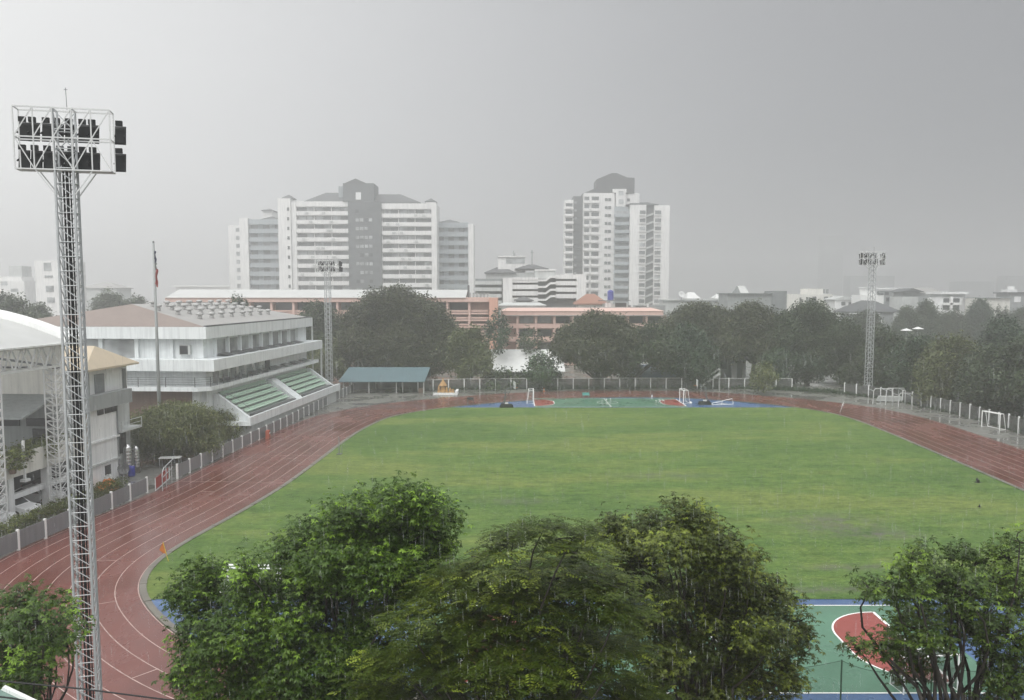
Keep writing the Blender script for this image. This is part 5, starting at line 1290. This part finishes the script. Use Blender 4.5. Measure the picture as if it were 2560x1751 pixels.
tree('broad_leaf_tree', 'dark brownish green tree with open twigs right of the feathery tree', (at(1600*K,1590*K,22).x, 22.3),
  px_lobes([(1555,1165,40,32),(1500,1195,50,30),(1590,1200,50,38),(1420,1215,60,32),(1390,1190,35,18),(1640,1245,50,38),(1530,1240,70,34),(1450,1265,60,34),(1600,1275,60,38),(1690,1290,45,40),(1500,1310,60,34),(1650,1325,70,38),(1420,1330,50,36),
   (1740,1345,55,36),(1570,1345,60,36),(1490,1375,55,34),(1690,1385,70,40),(1790,1400,45,45),(1600,1405,70,38),(1520,1430,60,36),(1450,1420,45,36),(1740,1440,60,40),(1660,1460,70,36),(1810,1460,30,40),(1570,1480,60,34),(1480,1490,60,36),
   (1700,1500,70,32),(1780,1520,50,34),(1620,1530,60,34),(1540,1545,60,30),(1680,1560,60,28),(1760,1565,45,22),(1600,1585,70,25),(1470,1560,50,34)], 22.3, 3, 1.4, .9, .95),
  13, 'warm', 'palm', 8.5, 24, .112, (.19,.19,.14), .2, 4.5, NEAR, (.4,1.18), 320, (.42,.24), bright=.13)
tree('broad_leaf_tree', 'dark leafy tree with sparse hanging tufts over the red goal area on the right', (at(2230*K,1590*K,20).x, 20.5),
  px_lobes([(2105,1262,30,22),(1975,1335,35,18),(2015,1318,32,20),(2060,1300,35,28),(2070,1255,22,20),(2190,1250,36,18),(2215,1275,40,24),(2160,1255,22,10),(2290,1260,40,40),(2315,1225,22,28),(2255,1315,60,38),(2130,1320,55,32),(2085,1345,45,28),(2190,1345,60,36),
   (2030,1350,28,18),(2310,1350,40,50),(2150,1390,70,34),(2240,1390,70,40),(2060,1395,40,22),(2090,1425,70,30),(2000,1462,48,22),(2060,1460,60,24),(1950,1475,22,14),(2140,1450,40,26),(2220,1440,50,26),(2290,1430,60,50),(2080,1500,40,20),(2050,1520,22,16),
   (2260,1480,60,30),(2310,1500,40,50),(2275,1560,50,28),(2300,1570,50,40),(2250,1592,50,20)], 20.5, 4, 1.2, .8, .9),
  14, 'dark', 'palm', 6.4, 21, .118, (.17,.17,.13), .26, 4.0, NEAR, (.4,1.2), 320, (.48,.23), bright=.05)
tree('broad_leaf_tree', 'partly seen leafy tree in the bottom left corner over the red track', (at(40*K,1590*K,19.5).x, 19.5),
  px_lobes([(45,1352,32,15),(75,1365,40,18),(150,1362,22,12),(165,1385,20,14),(10,1370,25,18),(20,1410,45,32),(85,1405,50,30),(135,1410,35,22),(40,1450,55,34),(110,1450,38,28),(20,1500,50,36),(80,1500,45,30),(150,1440,18,12),(10,1550,40,40),(65,1545,34,26),(95,1550,22,12),(30,1590,40,30),(155,1465,12,12),(-40,1450,60,60)], 19.5, 5),
  15, 'mid', 'palm', 7.2, 22, .112, (.17,.17,.13), .2, 4., NEAR, (.35,1.2), 140, (.42,.23), bright=.05)

# round fine-leaved tree and a smaller one beside it, behind the grey fence
tree('fine_leaf_tree', 'rounded bushy grey green tree behind the grey fence below the grandstand', gp(428,1152), px_lobes([(400,935,55,20),(340,955,42,28),(440,950,50,28),(380,975,70,36),(320,985,32,34),(450,985,50,32),(340,1015,45,26),(410,1010,55,28),(470,1000,30,24),(380,960,60,35)], gp(428,1152)[1], 6, 2.5, 1.),
  21, 'fine', 'willow', 5, 22, .34, (.34,.34,.26), .2, 1.9, '', (.3,1.05), 60, (.4,.2))
tree('fine_leaf_tree', 'smaller fine leaved tree tucked against the grandstand parapet', gp(547,1096), px_lobes([(505,945,30,18),(520,970,28,24),(490,965,28,24),(500,990,25,16)], gp(547,1096)[1], 7, 1., 1.), 22, 'fine', 'willow', 5, 22, .34, (.32,.32,.25), .12, 1.8, '', (.3,1.05), 30, (.5,.2))

# ---- trees round the far end
def dome(x, yt, yb, hw, d, seed, squash=1.0, nl=13):
    """lobes filling a domed outline; x, tops in picture units"""
    r = random.Random(seed); H_ = (yb-yt); L = []
    for i in range(nl):
        a = math.pi*(i+.5)/nl; u = math.cos(a)
        hgt = math.sqrt(max(0,1-(u*.98)**2))
        L.append((x+u*hw*.80*r.uniform(.92,1.06), yb-H_*(.25+.60*hgt*squash)*r.uniform(.93,1.03), hw*.26*r.uniform(.8,1.25), H_*.21*r.uniform(.85,1.2), r.uniform(-3.,3.)))
    for i in range(nl):
        L.append((x+r.uniform(-.72,.72)*hw, yb-H_*r.uniform(.16,.62), hw*.3*r.uniform(.8,1.2), H_*.20*r.uniform(.8,1.2), r.uniform(-6.,.5)))
    return px_lobes(L, d, seed, 3, .9)
FAR = 'trees around the far end of the field'
def fartree(name, label, x, yt, yb, hw, d, seed, mat='far', nl=13, per=1.6, k=15, size=.42, tr=.4, group=FAR, fork=None, lean=None, sig=(.5,.5,.38), ti=(.38,.11), foot=None):
    bx = at((foot or x)*K, 880*K, d).x
    return tree(name, label, (bx, d), dome(x, yt, yb, hw, d, seed, 1., nl), seed, mat, 'leaf', per, k, size, sig, tr, fork, group, (.35,1.04), 0, ti, lean)
fartree('rain_tree', 'huge dome crowned rain tree behind the blue roofed shelter', 900, 668, 850, 145, 163, 31, 'far3', nl=22, tr=.7)
fartree('leafy_tree', 'dark tree between the grandstand and the pale far floodlight mast', 728, 690, 870, 66, 166, 32, 'far', 12)
fartree('leafy_tree', 'lower olive tree filling the gap at the end of the grandstand', 742, 770, 890, 42, 158, 33, 'fine', 9, ti=(.15,.15))
fartree('leafy_tree', 'lighter green tree at the right foot of the big rain tree', 1062, 745, 866, 50, 156, 34, 'fine', 11, ti=(.1,.15))
fartree('slender_tree', 'sparse slender tree in front of the salmon stair tower', 1128, 705, 800, 26, 170, 35, 'far2', 8, .9, 7, .5, .18)
fartree('slender_tree', 'sparse bushy tree below the pink window bays', 1205, 745, 805, 28, 172, 36, 'far', 8, .9, 7, .5, .18)
fartree('leafy_tree', 'small bright green tree in front of the white shed roof', 1228, 800, 882, 38, 153, 37, 'far2', 9, 1.2, 9, .5, .2, ti=(.55,.2))
fartree('leafy_tree', 'low sprig topped bush in front of the left half of the white shed roof', 1140, 838, 884, 42, 154, 39, 'far', 8, 1.2, 9, .5, .15)
fartree('rain_tree', 'dome crowned dark tree standing on the back fence line in the middle', 1358, 718, 852, 105, 154, 40, 'far3', nl=20, tr=.65)
fartree('rain_tree', 'dark tree leaning on a slanted trunk behind the far court', 1475, 740, 836, 62, 153.5, 41, nl=13, tr=.45, fork=4.6, lean=(5.4,0), foot=1412)
fartree('leafy_tree', 'rounded green tree right of the leaning trunk', 1560, 745, 880, 66, 156, 42, 'far2', 13)
fartree('rain_tree', 'wide spreading dark tree above the grey porch building', 1590, 692, 800, 95, 170, 43, 'far3', nl=15)
fartree('rain_tree', 'tall wide dark tree in front of the dark walled building', 1712, 690, 830, 85, 166, 44, 'far3', nl=16, tr=.55)
fartree('rain_tree', 'broad dark tree with lumpy top left of the right floodlight mast', 1830, 694, 850, 95, 164, 45, 'far', nl=17, tr=.55)
fartree('leafy_tree', 'low dark tree beneath the broad lumpy tree', 1800, 780, 880, 70, 160, 46, 'far2', 11)
fartree('young_tree', 'young yellow green tree alone on the strip behind the far track', 1733, 822, 886, 26, gp(1898,982)[1], 47, 'yellow', 8, 1.6, 9, .42, .14, group='')
fartree('leafy_tree', 'dark tree just left of the right floodlight mast', 1915, 730, 880, 55, 162, 48, 'far', 12)
RT = 'trees crowding the right side of the track'
for i, (nm, lab, x, yt, yb, hw, d, mt) in enumerate((
  ('leafy_tree','dark tree right behind the foot of the floodlight mast',2010,755,885,55,150,'far'),
  ('leafy_tree','broad green tree behind the stacked goal frames',2080,770,905,70,142,'far2'),
  ('leafy_tree','olive topped tree over the right fence bend',2160,765,920,75,132,'fine'),
  ('leafy_tree','dark hanging tree over the white fence posts on the right',2250,790,945,78,122,'far'),
  ('leafy_tree','nearest dark tree at the right edge over the flooded strip',2330,765,955,75,114,'far'),
  ('leafy_tree','tall dark crown standing highest at the right edge',2280,728,860,55,146,'far2'),
  ('leafy_tree','faded tree mass under the gabled house on the right',2057,701,800,28,252,'far'),
  ('leafy_tree','faded tree below the white two storey house',2158,708,800,48,255,'far'),
  ('leafy_tree','faded tree between the white house and the cream warehouse',2224,685,795,30,258,'far2'),
  ('leafy_tree','faded dark tree under the cream warehouse',2292,712,810,48,250,'far'),
  ('leafy_tree','dark tree before the long grey roofed house on the right',2104,690,800,30,250,'far'),
  ('leafy_tree','faded tree at the right edge past the cream warehouse',2322,699,800,24,250,'far'),
  ('leafy_tree','faded tree left of the dark hip roofed house',1965,708,800,40,225,'far'),
  ('leafy_tree','faded low tree under the dark hip roofed house',2045,765,830,50,190,'far'))):
    fartree(nm, lab, x, yt, yb, hw, d, 60+i, mt, 13, 1.6, 14, .42, .3, RT, ti=(.38,.11) if mt != 'fine' else (.02,.15))
for x, yt, lab, d in ((2266,697,'left conifer tip in front of the cream warehouse',248),(2282,697,'right conifer tip in front of the cream warehouse',248)):
    rr_ = random.Random(x); L = [(x+rr_.uniform(-2,2)*k_, yt+6+k_*11, 2+k_*1.7, 8) for k_ in range(6)]
    tree('conifer', lab, (at(x*K,760*K,d).x,d), px_lobes(L, d, x, .5, 1.), x, 'far', 'leaf', 2.2, 9, .5, (.3,.3,.4), .2, 3., 'conifer tips by the cream warehouse', (.2,1.), 0)
for i, (lab, x, yt, yb, hw, d) in enumerate((('dark tree sloping down at the left edge behind the curved roof',20,672,790,62,150),('darker shoulder of trees left of the brown hip roof',85,695,790,30,160),('faint tree top above the brown hip roof',247,664,760,40,210),('faint small tree behind the roof vents left of the flagpole',310,672,760,26,214),('small tree top over the end of the vented roof',545,678,790,24,168))):
    fartree('leafy_tree', lab, x, yt, yb, hw, d, 90+i, 'far', 11, 1.4, 13, .45, .3, 'trees behind the grandstand hall')
# hedge along the inside of the grey fence
rng = np.random.default_rng(5)
hp = spline([(-35.7,45),(-34.4,52.4),(-33.5,60),(-32.6,69.8)], .35, False)
C = []
for x, y in hp:
    for k_ in range(16): C.append((x+rng.uniform(-.55,.45), y+rng.uniform(-.25,.25), 1.75*math.sqrt(rng.uniform(.15,1.0))+rng.normal()*.09))
C = np.array(C); hx, hy = hp[0]; C[:,0] -= hx; C[:,1] -= hy
hed = thing('hedge', 'clipped green hedge running behind the near grey fence', 'hedge', (hx,hy,0))
P, A_, B_, T_ = make_leaves(rng, C, C.mean(0)-np.array([0,0,3]), 'leaf', 16, .13, (.14,.14,.10), .4+rng.normal(size=len(C))*.2)
quads(P, A_, B_, T_, 'foliage', leafM['hedge'], hed)
sm = MB()
for x, y in hp[::3]: sm.tube([(x-hx,y-hy,0),(x-hx+.05,y-hy,1.4)], [.03,.012], 5)
sm.build('stems', M['bark'], hed)
# potted shrubs on the terrace
for lab, px_, py_, d in (('bushy green pot plants on the terrace behind the nearest lattice column',32,1128,62.5),('darker green shrubs on the terrace beside the dark doorway',118,1104,67.5)):
    p = at(px_, py_, d); lb = [(p.x+dx_, p.y+dy_, 3.75+zz_, .9, .9, .75) for dx_, dy_, zz_ in ((-.9,-1.2,.9),(.1,-.3,1.0),(-.6,.9,1.1),(-1.6,.3,.9),(-.3,1.8,1.2))]
    t = thing('potted_shrub', lab, 'shrub', (p.x-.5, p.y, 3.7), 0, 'green shrubs on the terrace')
    lb = np.array(lb); lb[:,0] -= p.x-.5; lb[:,1] -= p.y; lb[:,2] -= 3.7
    rg = np.random.default_rng(px_); C, Li = clusters(rg, lb, 7., (.3,1.))
    P, A_, B_, T_ = make_leaves(rg, C, lb[:,:3].mean(0)-np.array([0,0,1.5]), 'leaf', 9, .22, (.16,.16,.12), .5+rg.normal(size=len(C))*.2)
    quads(P, A_, B_, T_, 'foliage', leafM['hedge'], t)
    pt = MB()
    for l in lb: pt.lathe([(.02,0),(.22,.0),(.3,.38),(.26,.38),(.02,.34)], (l[0],l[1],0), 10)
    pt.build('pots', M['brownwall'], t)
# low weeds and rank grass at the foot of the far fence and the right fence
rng = np.random.default_rng(8)
def weeds(label, pts, w_, n, h_):
    Q = spline(pts, .4, False); i = rng.integers(0, len(Q), n)
    P = np.zeros((n,3)); P[:,:2] = Q[i]+rng.normal(size=(n,2))*w_; 
    A_ = unit(rng.normal(size=(n,3))*.55+np.array([0,0,1.]))*(h_*rng.uniform(.4,1.3,n))[:,None]; A_[:,2] = np.abs(A_[:,2])
    B_ = unit(np.cross(A_, rng.normal(size=(n,3))))*.09
    o = quads(P, A_, B_, rng.normal(size=n)*.2+.35, 'weeds', leafM['far2']); tag(o, label, kind='stuff')
weeds('dark weeds along the foot of the far mesh fence', [(-19,147.4),(-11,150.8),(14,152.4),(40,152.3),(56,145)], .55, 9000, .75)
weeds('dark weeds along the foot of the right fence', [(56.5,144),(61,135),(62.6,127),(63.4,117),(63.2,108),(62.4,97)], .4, 5000, .6)
SK = dict(s0=-.3, s1=1.3, base=1.05, storm=.87, zen=1.6, z0=.35, sun=1.3, dens=.00175, g=.62, exp=0.)
RAIN = 12000
# ---------------------------------------------------------------- sky, sun, rainy air
SUN_EL, SUN_AZ = R(52), R(215)      # high and behind the camera on the left
world = bpy.data.worlds.new('World'); scene.world = world; world.use_nodes = True
nt = world.node_tree; bg = nt.nodes['Background']
sky = nt.nodes.new('ShaderNodeTexSky'); sky.sky_type = 'NISHITA'; sky.sun_disc = False
sky.sun_elevation = SUN_EL; sky.sun_rotation = SUN_AZ
STR = .10
bg.inputs['Strength'].default_value = STR
tc = nt.nodes.new('ShaderNodeTexCoord')
def dotn(v):
    n = nt.nodes.new('ShaderNodeVectorMath'); n.operation = 'DOT_PRODUCT'; n.inputs[1].default_value = Vector(v).normalized()
    nt.links.new(tc.outputs['Generated'], n.inputs[0]); return n.outputs['Value']
def mr(v, a, b, c, d, smooth=True):
    n = nt.nodes.new('ShaderNodeMapRange'); n.interpolation_type = 'SMOOTHSTEP' if smooth else 'LINEAR'
    for i, q in enumerate((a,b,c,d)): n.inputs[i+1].default_value = q
    nt.links.new(v, n.inputs[0]); return n.outputs[0]
def mth(op, a, b):
    n = nt.nodes.new('ShaderNodeMath'); n.operation = op
    for i, v in enumerate((a,b)):
        if isinstance(v, (int,float)): n.inputs[i].default_value = v
        else: nt.links.new(v, n.inputs[i])
    return n.outputs[0]
storm = mr(dotn((.80,.60,.10)), SK['s0'], SK['s1'], 0, 1)            # dark rain curtain to the right
nz = nt.nodes.new('ShaderNodeTexNoise'); nz.inputs['Scale'].default_value = 1.6; nz.inputs['Detail'].default_value = 3
mp = nt.nodes.new('ShaderNodeMapping'); mp.inputs['Scale'].default_value = (1,1,2.2)
nt.links.new(tc.outputs['Generated'], mp.inputs['Vector']); nt.links.new(mp.outputs['Vector'], nz.inputs['Vector'])
zen = mr(dotn((-.10,-.28,1)), SK['z0'], 1.0, 0, 1)                         # brighter cloud overhead and behind
lum = mth('ADD', mth('ADD', SK['base'], mth('MULTIPLY', storm, -SK['storm'])), mth('MULTIPLY', zen, SK['zen']))
lum = mth('MULTIPLY', lum, mr(nz.outputs['Fac'], .3, .7, .97, 1.03))
lum = mth('MULTIPLY', lum, 1/STR)
tintc = nt.nodes.new('ShaderNodeMix'); tintc.data_type = 'RGBA'
tintc.inputs[6].default_value = (1.0,1.0,.985,1); tintc.inputs[7].default_value = (.965,.985,1.03,1)
nt.links.new(storm, tintc.inputs[0])
cl = nt.nodes.new('ShaderNodeVectorMath'); cl.operation = 'SCALE'
nt.links.new(tintc.outputs[2], cl.inputs[0]); nt.links.new(lum, cl.inputs['Scale'])
mx = nt.nodes.new('ShaderNodeMix'); mx.data_type = 'RGBA'; mx.inputs[0].default_value = .96   # cloud cover over the clear sky
nt.links.new(sky.outputs[0], mx.inputs[6]); nt.links.new(cl.outputs[0], mx.inputs[7])
nt.links.new(mx.outputs[2], bg.inputs['Color'])
ld = bpy.data.lights.new('sun','SUN'); ld.energy = SK['sun']; ld.angle = R(35); ld.color = (1,.97,.93)
lo = bpy.data.objects.new('sun', ld); col.objects.link(lo)
lo.rotation_euler = (R(90)-SUN_EL, 0, math.pi-SUN_AZ)   # light comes from behind left
dirv = Vector((math.sin(SUN_AZ)*math.cos(SUN_EL), math.cos(SUN_AZ)*math.cos(SUN_EL), math.sin(SUN_EL)))
lo.rotation_euler = dirv.to_track_quat('Z','Y').to_euler()
hz = MB(); hz.box(-895,895,-115,1690,-1.0,84.0)
m = bpy.data.materials.new('rainy_air'); m.use_nodes = True; n2 = m.node_tree
n2.nodes.remove(n2.nodes['Principled BSDF'])
pv = n2.nodes.new('ShaderNodeVolumePrincipled'); pv.inputs['Color'].default_value = (.98,.985,.99,1); pv.inputs['Density'].default_value = SK['dens']; pv.inputs['Anisotropy'].default_value = SK['g']
n2.links.new(pv.outputs[0], n2.nodes['Material Output'].inputs['Volume'])
tag(hz.build('haze', m), 'grey rainy air that fades far things', kind='stuff')
# falling rain: slender drops through the air in front
if RAIN:
    rng = np.random.default_rng(77); n = RAIN
    d = rng.uniform(12, 60, n); px_ = rng.uniform(-60,2620,n); py_ = rng.uniform(860,1790,n)
    P = np.zeros((n,3)); 
    for i in range(n):
        q = at(px_[i], py_[i], d[i]); P[i] = q
    P = P[P[:,2] > .3]; n = len(P)
    A_ = np.zeros((n,3)); A_[:,2] = -rng.uniform(.10,.26,n)*(.5+d[:n]/50); A_[:,0] = -A_[:,2]*.035+rng.normal(size=n)*.004
    B_ = np.zeros((n,3)); ang = rng.uniform(0,math.pi,n); B_[:,0] = np.cos(ang); B_[:,1] = np.sin(ang); B_ *= .0035
    m, nt, b = newmat('rain_water'); b.inputs['Base Color'].default_value = (.8,.83,.85,1); b.inputs['Roughness'].default_value = .1
    t_ = nt.nodes.new('ShaderNodeBsdfTransparent'); ms = nt.nodes.new('ShaderNodeMixShader'); ms.inputs[0].default_value = .27
    nt.links.new(t_.outputs[0], ms.inputs[1]); nt.links.new(b.outputs[0], ms.inputs[2]); nt.links.new(ms.outputs[0], nt.nodes['Material Output'].inputs['Surface'])
    o1 = quads(P, A_, B_, np.zeros(n), 'rain', m); tag(o1, 'fine falling rain', kind='stuff')
# ---------------------------------------------------------------- render settings
scene.render.engine = 'CYCLES'
cy = scene.cycles
cy.max_bounces = 5; cy.diffuse_bounces = 2; cy.glossy_bounces = 2; cy.transmission_bounces = 2; cy.transparent_max_bounces = 10; cy.volume_bounces = 1
cy.caustics_reflective = False; cy.caustics_refractive = False
cy.use_denoising = True; cy.denoiser = 'OPENIMAGEDENOISE'
cy.use_adaptive_sampling = True; cy.adaptive_threshold = .015
cy.sample_clamp_indirect = 4
vs_ = scene.view_settings; vs_.view_transform = 'Standard'; vs_.look = 'None'; vs_.gamma = 1; vs_.use_curve_mapping = False; vs_.exposure = SK['exp']
scene.display_settings.display_device = 'sRGB'
